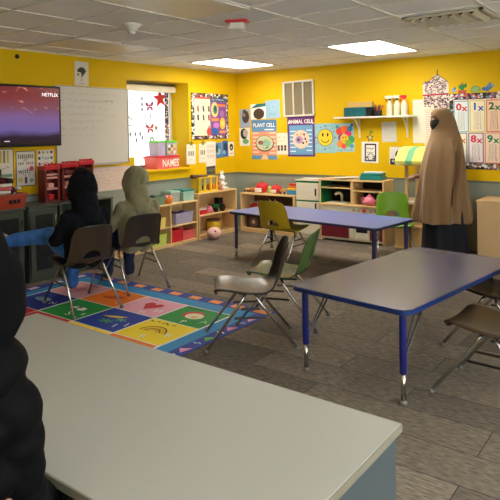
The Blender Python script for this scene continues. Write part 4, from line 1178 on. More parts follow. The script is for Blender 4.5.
for k in range(2):
    b = MB(); b.box(.02, .15, -.06, .06, .20 + .075 * k - .03, .24 + .075 * k - .03, .006); b.build('red_book', M['maroon'], t)
for k in range(8):
    b = MB(); b.ell((.16 + .03 * RND.uniform(-1, 1), RND.uniform(-.08, .08), .13 + .013 * k), (.03, .03, .02), 9); b.build('toy_piece', [M['brown'], M['paper'], M['lime'], M['maroon']][k % 4], t, True)
t = thing('paper_tray_stack', 'stack of open trays with pink, white and green paper behind the orange basket', 'paper tray', (.08, -4.42, ct), PI / 2)
for k in range(5):
    z = .078 * k
    b = MB(); b.box(-.01, .34, -.06, .06, z, z + .006); b.box(-.01, -.004, -.06, .06, z + .006, z + .07); b.box(.334, .34, -.06, .06, z + .006, z + .07); b.build('tray', M['maroon'] if k % 2 else M['cab_dark'], t)
    b = MB(); b.box(.01, .32, -.055, .05, z + .0065, z + .045, .003); b.build('paper', [M['sage'], M['paper'], M['mint'], M['pink_pl'], M['lpink']][k], t)
def tower(y, w, h, label, step):
    t = thing('toy_tower', label, 'toy tower', (.26, y - .035, ct), PI / 2, 'red toy towers on the grey cabinets')
    d = .13
    b = MB(); b.box(0, .022, 0, d, 0, h); b.build('side_panel', M['red_wood'], t)
    b = MB(); b.box(w - .022, w, 0, d, 0, h); b.build('side_panel', M['red_wood'], t)
    b = MB(); b.box(.022, w - .022, d - .01, d, 0, h); b.build('back_panel', M['maroon'], t)
    for z in (0.0, .13, .25, h - .06):
        b = MB(); b.box(.0225, w - .0225, .004, d - .012, z, z + .018); b.build('shelf', M['lpink'] if 0 < z < .3 else M['red_wood'], t)
    b = MB(); b.box(-.008, w + .008, -.008, d + .004, h + .0005, h + .045, .006); b.build('red_cap', M['red_pl'], t)
    pts = [(0, 0)]
    for k in range(4): pts += [(w * (.25 * k + .02), 0), (w * (.25 * k + .02), .022), (w * (.25 * k + .17), .022), (w * (.25 * k + .17), 0.006)]
    pts = [(0, -.0)] + [(x, y) for x, y in pts[1:]] + [(w, .006), (w, -.001)]
    b = MB(); b.prism(pts, 0, .02, mx=Matrix.Translation((0, .016, h + .0465)) @ Matrix.Rotation(PI / 2, 4, 'X')); b.build('battlement', M['red_pl'], t)
    for k in range(3):
        b = MB(); b.box(w * .3, w * .7, .02, .08, [.02, .15, .27][k], [.08, .2, .33][k], .008); b.build('toy_block', [M['red_pl'], M['lpink'], M['maroon']][k], t)
tower(-3.62, .18, .345, 'red wooden toy tower with pale shelves, nearest the television', 0)
tower(-3.40, .20, .36, 'red wooden toy tower in the middle of the three', 0)
tower(-3.17, .19, .375, 'red wooden toy tower nearest the window, behind the black hood', 0)
t = thing('green_crate', 'small dark green crate in front of the middle red tower', 'crate', (.38, -3.33, ct), PI / 2)
b = MB(); b.box(-.09, .09, -.03, .03, 0, .09, .006); b.build('crate_body', M['dgreen'], t)
b = MB(); b.box(-.095, .095, -.033, .033, .0905, .102, .003); b.build('rim', M['dgreen'], t)

# ------------------------------------------------------------------ rug
RX0, RX1, RY0, RY1 = .57, 3.03, -4.98, -3.345
f = Flat(RX1 - RX0, RY1 - RY0, (32, 62, 156), th=.004, dz=.00003)
def rx(x): return x - RX0
def ry(y): return y - RY0
f.rect(rx(.70), ry(-4.85), rx(2.91), ry(-3.475), (36, 140, 200))
f.rect(rx(.808), ry(-4.85), rx(2.79), ry(-3.618), (232, 232, 226))
cellsx = [.82, 1.305, 1.79, 2.287, 2.778]; rows_ = [(-4.022, -3.630), (-4.447, -4.034), (-4.84, -4.459)]
palette = [[(226, 164, 178), (238, 124, 26), (232, 166, 190), (26, 148, 66)], [(24, 48, 150), (22, 146, 66), (26, 58, 160), (248, 222, 36)], [(206, 34, 50), (206, 34, 50), (250, 220, 60), (238, 124, 26)]]
for r, (ya, yb) in enumerate(rows_):
    for k in range(4):
        f.rect(rx(cellsx[k]) + .008, ry(ya), rx(cellsx[k + 1]) - .008, ry(yb), palette[r][k])
def cxy(k, r): return rx((cellsx[k] + cellsx[k + 1]) / 2), ry((rows_[r][0] + rows_[r][1]) / 2)
W8 = (236, 236, 230)
# heart cell
x, y = cxy(2, 0); c = (200, 34, 44); f.poly([(x - .0, y - .09), (x + .10, y + .03), (x + .08, y + .09), (x + .03, y + .09), (x, y + .055), (x - .03, y + .09), (x - .08, y + .09), (x - .10, y + .03)], c)
f.scribble(x - .18, x - .02, y + .155, .02, (50, 30, 50), .008); f.text('H', x + .15, y - .06, .08, W8, .3); f.text('H', x + .05, y - .15, .06, W8, .3)
x, y = cxy(3, 0); f.disc(x - .02, y + .03, .10, (200, 50, 46), .085); f.disc(x + .005, y + .01, .085, (240, 226, 200), .07); f.disc(x + .02, y - .01, .03, (220, 190, 120)); f.text('P', x + .02, y - .14, .07, W8, .3); f.text('A', x + .17, y - .06, .08, (170, 220, 150), .3); f.scribble(x - .2, x - .03, y + .16, .022, (16, 50, 26), .008)
x, y = cxy(1, 0); f.poly([(x - .14, y - .02), (x - .02, y + .05), (x + .12, y + .06), (x + .08, y - .02), (x - .04, y - .06)], (206, 70, 20)); f.text('o', x + .15, y - .08, .08, (250, 190, 120), .3); f.scribble(x - .2, x + .02, y + .15, .022, (90, 40, 20), .008)
x, y = cxy(0, 0); f.disc(x, y, .08, (206, 130, 150), .06); f.scribble(x - .15, x + .1, y + .14, .02, (120, 60, 90), .006)
x, y = cxy(0, 1); f.disc(x - .03, y + .02, .10, (110, 150, 170), .05); f.disc(x + .02, y + .03, .05, (160, 180, 190), .03); f.text('N', x + .16, y - .01, .07, W8, .3)
x, y = cxy(1, 1); f.poly([(x - .10, y + .0), (x - .05, y + .07), (x + .08, y + .06), (x + .10, y + .0), (x + .03, y - .02), (x, y + .02)], W8); f.disc(x - .01, y + .05, .03, (60, 60, 60), .02); f.text('S', x + .05, y - .11, .09, W8, .3); f.text('s', x + .17, y - .05, .08, W8, .3)
x, y = cxy(2, 1); f.poly([(x - .16, y + .02), (x - .05, y + .07), (x + .07, y + .10), (x + .03, y + .05), (x - .06, y + .02)], (230, 200, 70))
for q in range(7): f.line([(x - .02, y - .06), (x - .02 + .08 * math.cos(q * .9), y - .06 + .05 * math.sin(q * .9))], .014, (70, 160, 90))
for q in range(6): f.line([(x + .07, y + .02), (x + .07 + .06 * math.cos(q * 1.05), y + .02 + .04 * math.sin(q * 1.05))], .012, (110, 180, 100))
f.text('I', x + .13, y - .10, .08, W8, .3); f.text('I', x + .2, y - .04, .08, W8, .3)
x, y = cxy(3, 1)
for q, rr_ in enumerate((.12, .095, .07, .045)): f.ring(x - .02, y - .04, rr_, .014, [(150, 90, 20), (236, 190, 20), (150, 90, 20), (236, 160, 20)][q], a0=.2, a1=PI)
f.text('R', x + .15, y - .02, .075, (230, 236, 240), .3); f.text('R', x + .0, y - .14, .07, (230, 236, 240), .3); f.scribble(x - .22, x + .06, y + .155, .028, (30, 26, 16), .011)
# border figures
for k in range(9):
    xx = rx(.90 + k * .245); f.rect(xx, ry(-3.455), xx + .12, ry(-3.375), (240, 150, 80))
for k in range(4):
    yy = ry(-3.62 - k * .26); f.poly([(rx(2.93), yy), (rx(3.01), yy + .05), (rx(2.99), yy - .06)], [(228, 150, 200), (232, 160, 196), (110, 190, 90)][k % 3])
    f.line([(rx(2.93), yy - .11), (rx(2.96), yy - .13), (rx(2.97), yy - .10), (rx(3.0), yy - .12)], .014, [(150, 190, 230), (240, 230, 240)][k % 2])
f.rect(rx(2.93), ry(-3.45), rx(3.01), ry(-3.375), (240, 150, 80))
for k in range(5):
    yy = ry(-3.55 - k * .28); f.rect(rx(.60), yy, rx(.67), yy + .10, [(220, 190, 220), (240, 236, 230)][k % 2])
f.place('classroom_rug', 'bright blue-bordered picture rug with coloured letter squares', 'rug', 'floor', (RX0, RY0, .0008))

# ------------------------------------------------------------------ tables
def rrect(w, d, r, n=6):
    pts = []
    for cx_, cy_, a0 in ((w / 2 - r, d / 2 - r, 0), (-w / 2 + r, d / 2 - r, PI / 2), (-w / 2 + r, -d / 2 + r, PI), (w / 2 - r, -d / 2 + r, 1.5 * PI)):
        for k in range(n + 1): pts.append((cx_ + r * math.cos(a0 + PI / 2 * k / n), cy_ + r * math.sin(a0 + PI / 2 * k / n)))
    return pts
def activity_table(label, loc, rotz, w, d, h, top, edge, braces=True, zin=.22):
    t = thing('activity_table', label, 'table', loc, rotz)
    b = MB(); b.prism(rrect(w - .012, d - .012, .065), h - .024, h); b.build('table_top', top, t)
    b = MB()
    o_, i_ = rrect(w, d, .07), rrect(w - .0125, d - .0125, .0652)
    b.grid([[V((x, y, h - .0275)) for x, y in i_], [V((x, y, h - .027)) for x, y in o_], [V((x, y, h - .003)) for x, y in o_], [V((x, y, h + .0004)) for x, y in i_], [V((x, y, h - .0275)) for x, y in i_]], close=True)
    b.build('edge_band', edge, t)
    for sx in (-1, 1):
        for sy in (-1, 1):
            x, y = sx * (w / 2 - .075), sy * (d / 2 - .075)
            b = MB(); b.tube([(x, y, zin), (x, y, h - .028)], [.021, .021], 14); b.lathe([(.045, h - .034), (.045, h - .0282)], (x, y, 0), 14); lg = b.build('leg', M['blue_leg'] if braces else M['dkblue_edge'], t, True)
            autosmooth(lg)
            b = MB(); b.tube([(x, y, .02), (x, y, zin - .0005)], .0145, 12); b.build('leg_insert', M['chrome'], lg, True)
            b = MB(); b.lathe([(.018, 0), (.022, .004), (.02, .014), (.014, .02)], (x, y, 0), 14); b.build('glide', M['rubber'], lg, True)
            if braces:
                b = MB(); b.tube([(x - sx * .012, y - sy * .012, zin + .04), (x - sx * .02, y - sy * .30, h - .03)], .006, 6); b.tube([(x - sx * .012, y - sy * .012, zin + .06), (x - sx * .03, y - sy * .22, h - .03)], .005, 6); b.build('brace', M['dark_steel'], t)
    return t
activity_table('activity table with blue legs and grey-lavender top, in front of the empty chairs', (4.275, -3.52, 0), math.radians(-7.3), .835, 1.61, .54, M['lam_near'], M['blue_edge'], True, .17)
activity_table('long activity table with lavender top, bluish daylight put into its colour, in front of the toy kitchen', (2.375, -1.575, 0), math.radians(-6.2), 2.06, .80, .545, M['lam_far'], M['dkblue_edge'], False, .10)

# desk in the foreground
DX0, DX1, DY0, DY1, DZ = 3.05, 5.155, -6.535, -5.855, .71
t = thing('desk', 'large speckled grey desk in the foreground', 'desk', (3.41, -6.525, 0), -.004)
L, D = 1.735, .71
b = MB(); b.box(0, L, 0, D, DZ - .022, DZ, .002); b.build('desk_top', M['desk'], t)
b = MB(); b.box(0, L, -.003, -.0002, DZ - .022, DZ - .0015); b.box(L + .0002, L + .003, 0, D, DZ - .022, DZ - .0015); b.box(0, L, D + .0002, D + .003, DZ - .022, DZ - .0015); b.build('edge_band', M['desk_edge'], t)
for x in (.03, L - .036):
    b = MB(); b.box(x, x + .025, .03, D - .012, 0.001, DZ - .0265, .002); b.build('end_panel', M['desk_panel'], t)
b = MB(); b.box(.056, L - .037, D - .06, D - .04, .15, DZ - .0265); b.build('modesty_panel', M['desk_panel'], t)

# ------------------------------------------------------------------ shell chairs, local +X is the way the chair faces
def catmull(P, n):
    out = []
    P = [P[0]] + list(P) + [P[-1]]
    for i in range(1, len(P) - 2):
        for k in range(n):
            t = k / n
            out.append(tuple(.5 * ((2 * b) + (-a + c) * t + (2 * a - 5 * b + 4 * c - d) * t * t + (-a + 3 * b - 3 * c + d) * t ** 3) for a, b, c, d in zip(*P[i - 1:i + 3])))
    out.append(tuple(P[-2]))
    return out
SHELL = catmull([(.228, .384, .125), (.243, .394, .165), (.238, .410, .190), (.205, .418, .211), (.14, .415, .225), (.04, .398, .230), (-.06, .390, .228), (-.135, .394, .218), (-.188, .418, .206), (-.218, .465, .198),
                 (-.236, .52, .195), (-.254, .585, .192), (-.272, .65, .186), (-.286, .705, .170), (-.292, .730, .136), (-.290, .740, .085)], 4)
def shell_mesh():
    rows = []; N = 28
    for i, (x, z, w) in enumerate(SHELL):
        j, k = max(i - 1, 0), min(i + 1, len(SHELL) - 1)
        dx, dz = SHELL[k][0] - SHELL[j][0], SHELL[k][1] - SHELL[j][1]
        l = math.hypot(dx, dz) or 1; n = V((dz / l, 0, -dx / l))       # up on the seat, forward on the back
        if n.z < 0 and abs(n.x) < .2: n = -n
        if i < 5: n = V((0, 0, 1))
        row = []
        for q in range(N + 1):
            t = -1 + 2 * q / N
            off = (.056 if i > 34 else .018 + .038 * max(0, i - 26) / 8 if i > 6 else .006) * abs(t) ** 2.3
            if i > 46: off *= max(.0, 1 - (i - 46) / 16)
            rim = max(0, (abs(t) - .88) / .12); off -= .014 * rim * rim
            row.append(V((x, w * t, z)) + n * off)
        rows.append(row)
    b = MB(); b.grid(rows)
    kill = []
    for f in b.bm.faces:
        c = f.calc_center_median()
        if c.x < -.195 and c.z > .452 and (c.y / .078) ** 2 + ((c.z - .452) / .062) ** 2 < 1: kill.append(f)
    bmesh.ops.delete(b.bm, geom=kill, context='FACES')
    for v in b.bm.verts:                 # round the rim of the hand hole
        if v.is_boundary and abs(v.co.y) < .12 and v.co.x < -.19 and .43 < v.co.z < .56:
            a = math.atan2(max(0, v.co.z - .458) / .062, v.co.y / .078)
            nz, ny = .458 + .062 * math.sin(a), .078 * math.cos(a)
            k = (nz - v.co.z); v.co.x -= k * .3; v.co.z = nz; v.co.y = ny
    return b
def make_chair(label, group):
    t = thing('shell_chair', label, 'chair', (0, 0, 0), 0, group)
    o = shell_mesh().build('seat_shell', M['sh_black'], t, True)
    md = o.modifiers.new('thick', 'SOLIDIFY'); md.thickness = .007; md.offset = -1
    md = o.modifiers.new('sub', 'SUBSURF'); md.levels = 1; md.render_levels = 1
    for (xf, xt) in ((.308, .035), (-.318, -.035)):
        for s in (-1, 1):
            b = MB(); b.tube([(xf, s * .215, .014), (xt + (xf - xt) * .10, s * .183, .330), (xt + .012 * (1 if xf > 0 else -1), s * .176, .360), (xt, s * .160, .374), (xt, s * .135, .378)], .0105, 10)
            lg = b.build('leg', M['chrome'], t, True)
            b = MB(); b.lathe([(.012, 0), (.016, .003), (.015, .02), (.011, .026)], (xf, s * .215, 0), 12); b.build('foot_cap', M['rubber'], lg, True)
        b = MB(); b.tube([(xt, -.1345, .378), (xt, .1345, .378)], .0105, 10); b.box(xt - .03, xt + .03, -.06, .06, .3885, .392); b.build('seat_bar', M['dark_steel'], t)
    for s in (-1, 1):
        for z, xx in ((.285, .066), (.225, .109)):
            y = s * (.215 - .032 * z / .33)
            b = MB(); b.tube([(-xx, y, z), (xx, y, z)], .0075, 8); b.build('rung', M['dark_steel'], t)
    return t
GE, GS = 'empty chairs', 'chairs the seated people use'
ang = lambda d: math.radians(d)
ch = make_chair('glossy black-brown shell chair beside the rug, its seat shining', 'shell chairs')
chairs = {}
def put(key, label, loc, deg, m, worn=None):
    c = dup(ch, (loc[0], loc[1], .0005 if not (RX0 < loc[0] < RX1 and RY0 < loc[1] < RY1) else .009), ang(deg), label)
    swap(c, 'seat_shell', m); chairs[key] = c
put('green', 'dark green shell chair behind the black-brown chair', (3.19, -3.48), 197, M['sh_green'])
put('yellow', 'mustard yellow shell chair with its back to the camera at the long table', (2.09, -1.80), 90, M['sh_yellow'])
put('lime', 'leaf green shell chair between the long table and the toy kitchen', (3.02, -.87), -62, M['sh_lime'])
put('boy1', 'brown shell chair under the person in the black hoodie', (1.51, -4.15), 168, M['sh_brown'])
put('boy2', 'dark umber shell chair under the person in the olive hoodie', (1.39, -3.44), 165, M['sh_umber'])
put('right', 'worn brown shell chair at the right side of the grey-lavender table, nearer the camera', (4.92, -3.87), 176, M['sh_tan'])
put('right2', 'black-brown shell chair tucked under the far half of the grey-lavender table', (4.73, -3.12), 176, M['sh_black'])
put('front', 'black-brown shell chair under the person in the puffer jacket', (4.53, -6.675), 128, M['sh_black'])
ch.location = (3.25, -4.01, .009); ch.rotation_euler.z = ang(220)

# ------------------------------------------------------------------ people
CREASE = bpy.data.textures.new('cloth_creases', 'CLOUDS'); CREASE.noise_scale = .075; CREASE.noise_depth = 2
def blob(name, chains, m, parent, voxel=.008, smooth=6, ells=(), factor=.5):
    """one continuous surface grown over tapered limbs and rounded masses"""
    b = MB()
    for c in chains:
        for (p, q) in zip(c[:-1], c[1:]):
            b.tube([p[:3], q[:3]], [p[3], q[3]], 14)
        for p in c: b.ell(p[:3], (p[3],) * 3, 14)
    for e in ells:
        b.ell(e[0], e[1], 18, e[2] if len(e) > 2 else None)
    o = b.build(name, m, parent, True)
    md = o.modifiers.new('skin', 'REMESH'); md.mode = 'VOXEL'; md.voxel_size = voxel; md.use_smooth_shade = True
    md = o.modifiers.new('soft', 'SMOOTH'); md.factor = factor; md.iterations = smooth
    if name in ('hoodie', 'trousers', 'puffer_jacket'):      # creases of the cloth
        md = o.modifiers.new('creases', 'DISPLACE'); md.texture = CREASE; md.strength = .028 if name != 'puffer_jacket' else .012; md.mid_level = .5; md.texture_coords = 'LOCAL'
    return o
def hand(w, d, up, s=1.0, curl=.5, side=1):
    """chains and masses of a hand from wrist w pointing along d; up is the back of the hand; side the thumb's side"""
    w = V(w); d = V(d).normalized(); up = V(up); up = (up - d * up.dot(d)).normalized(); l = d.cross(up) * side
    ch = [[tuple(w) + (.022 * s,), tuple(w + d * .05 * s) + (.026 * s,)]]
    el = []
    R3 = Matrix((d, l, up)).transposed()
    el.append((tuple(w + d * .05 * s), (.045 * s, .034 * s, .015 * s), R3))
    for k, (o, ln) in enumerate(((.027, .062), (.009, .07), (-.009, .066), (-.027, .05))):
        p0 = w + d * .08 * s + l * o * s
        a1, a2 = curl * .5, curl * 1.2
        p1 = p0 + (d * math.cos(a1) - up * math.sin(a1)) * ln * .55 * s
        p2 = p1 + (d * math.cos(a2) - up * math.sin(a2)) * ln * .5 * s
        ch.append([tuple(p0) + (.0092 * s,), tuple(p1) + (.0085 * s,), tuple(p2) + (.007 * s,)])
    p0 = w + d * .03 * s + l * .028 * s
    p1 = p0 + (d * .7 + l * .6).normalized() * .035 * s
    p2 = p1 + (d * .9 + l * .2 - up * .3).normalized() * .03 * s
    ch.append([tuple(p0) + (.012 * s,), tuple(p1) + (.010 * s,), tuple(p2) + (.008 * s,)])
    return ch, el
def face_parts(t, hx, hz, s):
    for q in (-1, 1):
        b = MB(); b.ell((hx + .073 * s, q * .031 * s, hz + .008 * s), (.010 * s, .014 * s, .009 * s), 12); e = b.build('eye', M['eye_w'], t, True)
        b = MB(); b.ell((hx + .081 * s, q * .031 * s, hz + .008 * s), (.0045 * s, .007 * s, .007 * s), 10); b.build('pupil', M['eye_d'], e, True)
        b = MB(); b.tube([(hx + .077 * s, q * .016 * s, hz + .030 * s), (hx + .079 * s, q * .032 * s, hz + .034 * s), (hx + .069 * s, q * .047 * s, hz + .028 * s)], .004 * s, 6); b.build('eyebrow', M['eye_d'], t, True)
    b = MB(); b.tube([(hx + .071 * s, -.022 * s, hz - .058 * s), (hx + .078 * s, 0, hz - .056 * s), (hx + .071 * s, .022 * s, hz - .058 * s)], .005 * s, 8); b.build('mouth', mat('lip', (120, 66, 60), .5), t, True)
def head_masses(hx, hz, s):
    return [((hx - .005 * s, 0, hz + .02 * s), (.088 * s, .070 * s, .092 * s)), ((hx + .018 * s, 0, hz - .04 * s), (.060 * s, .052 * s, .062 * s)),
            ((hx + .082 * s, 0, hz - .018 * s), (.016 * s, .012 * s, .018 * s)), ((hx - .01 * s, .071 * s, hz - .005 * s), (.016 * s, .010 * s, .027 * s)), ((hx - .01 * s, -.071 * s, hz - .005 * s), (.016 * s, .010 * s, .027 * s))]
def hood_part(t, hx, hz, s, m, open_deg=118, wr=.004, seed=0, name='hood', bk=1.0):
    b = MB(); rows = []
    for i in range(19):
        th = math.radians(open_deg) * i / 18
        row = []
        for k in range(28):
            ph = 2 * PI * k / 28
            cp, sp = math.cos(ph), math.sin(ph)
            y, z = math.sin(th) * math.copysign(abs(cp) ** .88, cp), math.sin(th) * math.copysign(abs(sp) ** .92, sp)
            x = -math.cos(th)
            low = 1.0 + (.36 if z < 0 else 0) * abs(z)
            p = V((hx + (.125 * x * (bk if x < 0 else .9) - .012 + .02 * max(0, z) * (1 if x < 0 else 0)) * s, .114 * y * s * (1.0 + (.22 * -z if z < 0 else 0)), hz + .005 * s + .130 * z * low * s))
            q_ = V((p.x * 9 + seed, p.y * 9, p.z * 6))
            p += V((x, y, z)) * ((NZ.noise(q_) * 1.6 - abs(NZ.noise(q_ * 1.9)) * 1.8 + .35) * wr * 2.6 * s)
            row.append(p)
        rows.append(row)
    b.grid(rows, close=True)
    o = b.build(name, m, t, True)
    md = o.modifiers.new('thick', 'SOLIDIFY'); md.thickness = .009 * s; md.offset = 1
    md = o.modifiers.new('sub', 'SUBSURF'); md.levels = 1; md.render_levels = 1
    return o
def shoe(t, p, d, m, s=1.0):
    d = V(d).normalized(); l = d.cross(V((0, 0, 1))).normalized() if abs(d.z) < .95 else V((0, 1, 0)); u = l.cross(d)
    mx = Matrix((d, l, u)).transposed()
    o = blob('shoe', [], m, t, .007, 4, [(tuple(V(p) + mx @ V((.02, 0, .0)) * s), (.062 * s, .036 * s, .036 * s), mx), (tuple(V(p) + mx @ V((.085, 0, -.012)) * s), (.06 * s, .038 * s, .025 * s), mx), (tuple(V(p) + mx @ V((-.01, 0, .03)) * s), (.038 * s, .034 * s, .04 * s), mx)])
    return o

def seated(label, loc, deg, s, top, jeans, shoes, skin, legs, arms, hx=-.06, hz=1.065, lean=0.0, hoodseed=0, quilt=False, hoodm=None, wide=1.0, zoff=.009, hoodbk=1.0, tall=1.0, lr=1.0):
    """legs: (knee, ankle, toe direction) for left then right; arms: (elbow, wrist, hand direction)"""
    t = thing('person', label, 'person', (loc[0], loc[1], zoff), ang(deg))
    Z = lambda z: .47 + (z - .47) * tall
    sh, hipx = -.115 + lean, -.085
    W = .075 * wide
    # body
    chn, el = [], head_masses(hx, hz, s)
    chn.append([(hx - .015, 0, hz - .05, .05 * s), (sh, 0, Z(.88), .05 * s)])
    for q in (1, -1): chn.append([(hipx, q * .055, .485, .075), (sh, q * W, Z(.70), .075), (sh, q * (W + .03), Z(.815), .05)])
    for i, q in ((0, 1), (1, -1)):
        kn, an, td = legs[i]
        chn.append([(hipx + .02, q * .075, .475, .06), kn + (.045,), an + (.033,)])
        ewr = arms[i]
        e_, w_, hd = ewr
        chn.append([(sh, q * (W + (.085 if not quilt else .035)), Z(.81), .042), e_ + (.034,), w_ + (.025,)])
        c2, e2 = hand(w_, hd, (0, q * .3, 1), s * .9, .6, -q)
        chn += c2; el += e2
    blob('body', chn, skin, t, .007, 4, el)
    face_parts(t, hx, hz, s)
    # hoodie or jacket
    chn, el = [], []
    if not quilt:
        for q in (1, -1):
            chn.append([(hipx - .0, q * .065, .465, .118), (sh - .01, q * W, .66, .112), (sh, q * (W + .02), .795, .075)])
            e_, w_, hd = arms[0 if q == 1 else 1]
            chn.append([(sh, q * (W + .085), .80, .064), e_ + (.054,), w_ + (.040,)])
        chn.append([(sh - .01, 0, .79, .11), (hx - .045, 0, .89, .114), (hx - .035, 0, .955, .112)])
        chn.append([(sh - .075, 0, .86, .035), (sh - .06, .07, .86, .035)]); chn.append([(sh - .075, 0, .86, .035), (sh - .06, -.07, .86, .035)])
        o = blob('hoodie', chn, top, t, .010, 6, el)
    else:
        for k in range(7):
            z = Z(.46 + k * .066); f_ = 1.0 - .10 * max(0, k - 3) / 3
            el.append(((hipx + (sh - hipx) * k / 6, 0, z), (.155 * f_, .215 * f_ * wide, .052 * tall)))
        for q in (1, -1):
            e_, w_, hd = arms[0 if q == 1 else 1]
            a = V((sh, q * (W + .045), Z(.80))); e2 = V(e_); w2 = V(w_)
            for k in range(5):
                p = a.lerp(e2, k / 4); el.append((tuple(p), (.072 - .002 * k, .072 - .002 * k, .050 * tall)))
            for k in range(1, 4):
                p = e2.lerp(w2, k / 3.4); el.append((tuple(p), (.058, .064, .058)))
        el.append(((sh + .02, 0, Z(.86)), (.115, .125, .055)))
        chn.append([(hipx, 0, .47, .10), (sh, 0, Z(.80), .10)]); chn.append([(sh, 0, Z(.84), .10), (hx - .03, 0, hz - .10, .095)])
        o = blob('puffer_jacket', chn, top, t, .007, 4, el)
    hood_part(t, hx, hz, s, hoodm or top, 116, .006, hoodseed, bk=hoodbk)
    # trousers
    chn = [[(hipx, -.06, .478, .085), (hipx, .06, .478, .085)]]
    for i, q in ((0, 1), (1, -1)):
        kn, an, td = legs[i]
        k2 = V(kn); a2 = V(an) ; m2 = k2.lerp(a2, .5)
        h2 = V((hipx + .02, q * .075, .475)); rl = lr if q == 1 else 1.0
        chn.append([tuple(h2) + (.090,), tuple(h2.lerp(k2, .5)) + (.080 * rl,), kn + (.068 * rl,), tuple(m2) + (.060 * rl,), tuple(k2.lerp(a2, .93)) + (.052 * rl,)])
    blob('trousers', chn, jeans, t, .010, 5)
    for i in (0, 1):
        kn, an, td = legs[i]
        shoe(t, an, td, shoes[i], s)
    return t

seated('person in a black hooded sweatshirt and blue jeans, seen from behind, watching the screen', (1.51, -4.15), 168, 1.0, M['navy'], M['denim'], (M['shoe_w'], M['shoe_b']), M['skin2'],
       [((.37, .12, .585), (.66, .40, .535), (.45, .45, .75)), ((.37, -.10, .48), (.50, -.14, .055), (1, 0, 0))],
       [((-.02, .235, .60), (.11, .19, .575), (1, -.5, -.2)), ((-.02, -.23, .60), (.16, -.11, .58), (1, .4, -.2))], hoodseed=3, lr=1.15)
seated('person in an olive hooded sweatshirt and dark jeans, seated nearer the window', (1.39, -3.44), 165, 1.0, M['olive'], M['dk_denim'], (M['shoe_b'], M['shoe_w']), M['skin2'],
       [((.34, .10, .50), (.36, .11, .055), (1, 0, 0)), ((.33, -.10, .50), (.30, -.105, .055), (1, 0, 0))],
       [((.0, .24, .60), (.20, .13, .58), (1, -.4, -.2)), ((.0, -.24, .60), (.20, -.13, .58), (1, .4, -.2))], hoodseed=11, wide=1.12, zoff=.0005)
seated('person in a black quilted puffer jacket and black hood at the end of the desk', (4.53, -6.675), 128, 1.04, M['puffer'], M['shoe_b'], (M['shoe_b'], M['shoe_b']), M['skin2'],
       [((.36, .10, .50), (.36, .11, .055), (1, 0, 0)), ((.36, -.10, .50), (.30, -.105, .055), (1, 0, 0))],
       [((-.07, .10, .70), (.14, .07, .64), (1, -.3, -.2)), ((-.07, -.10, .70), (.14, -.07, .64), (1, .3, -.2))], hoodseed=5, quilt=True, hoodm=M['fleece_black'], hx=-.09, hz=1.222, wide=.72, zoff=.0005, tall=1.5)

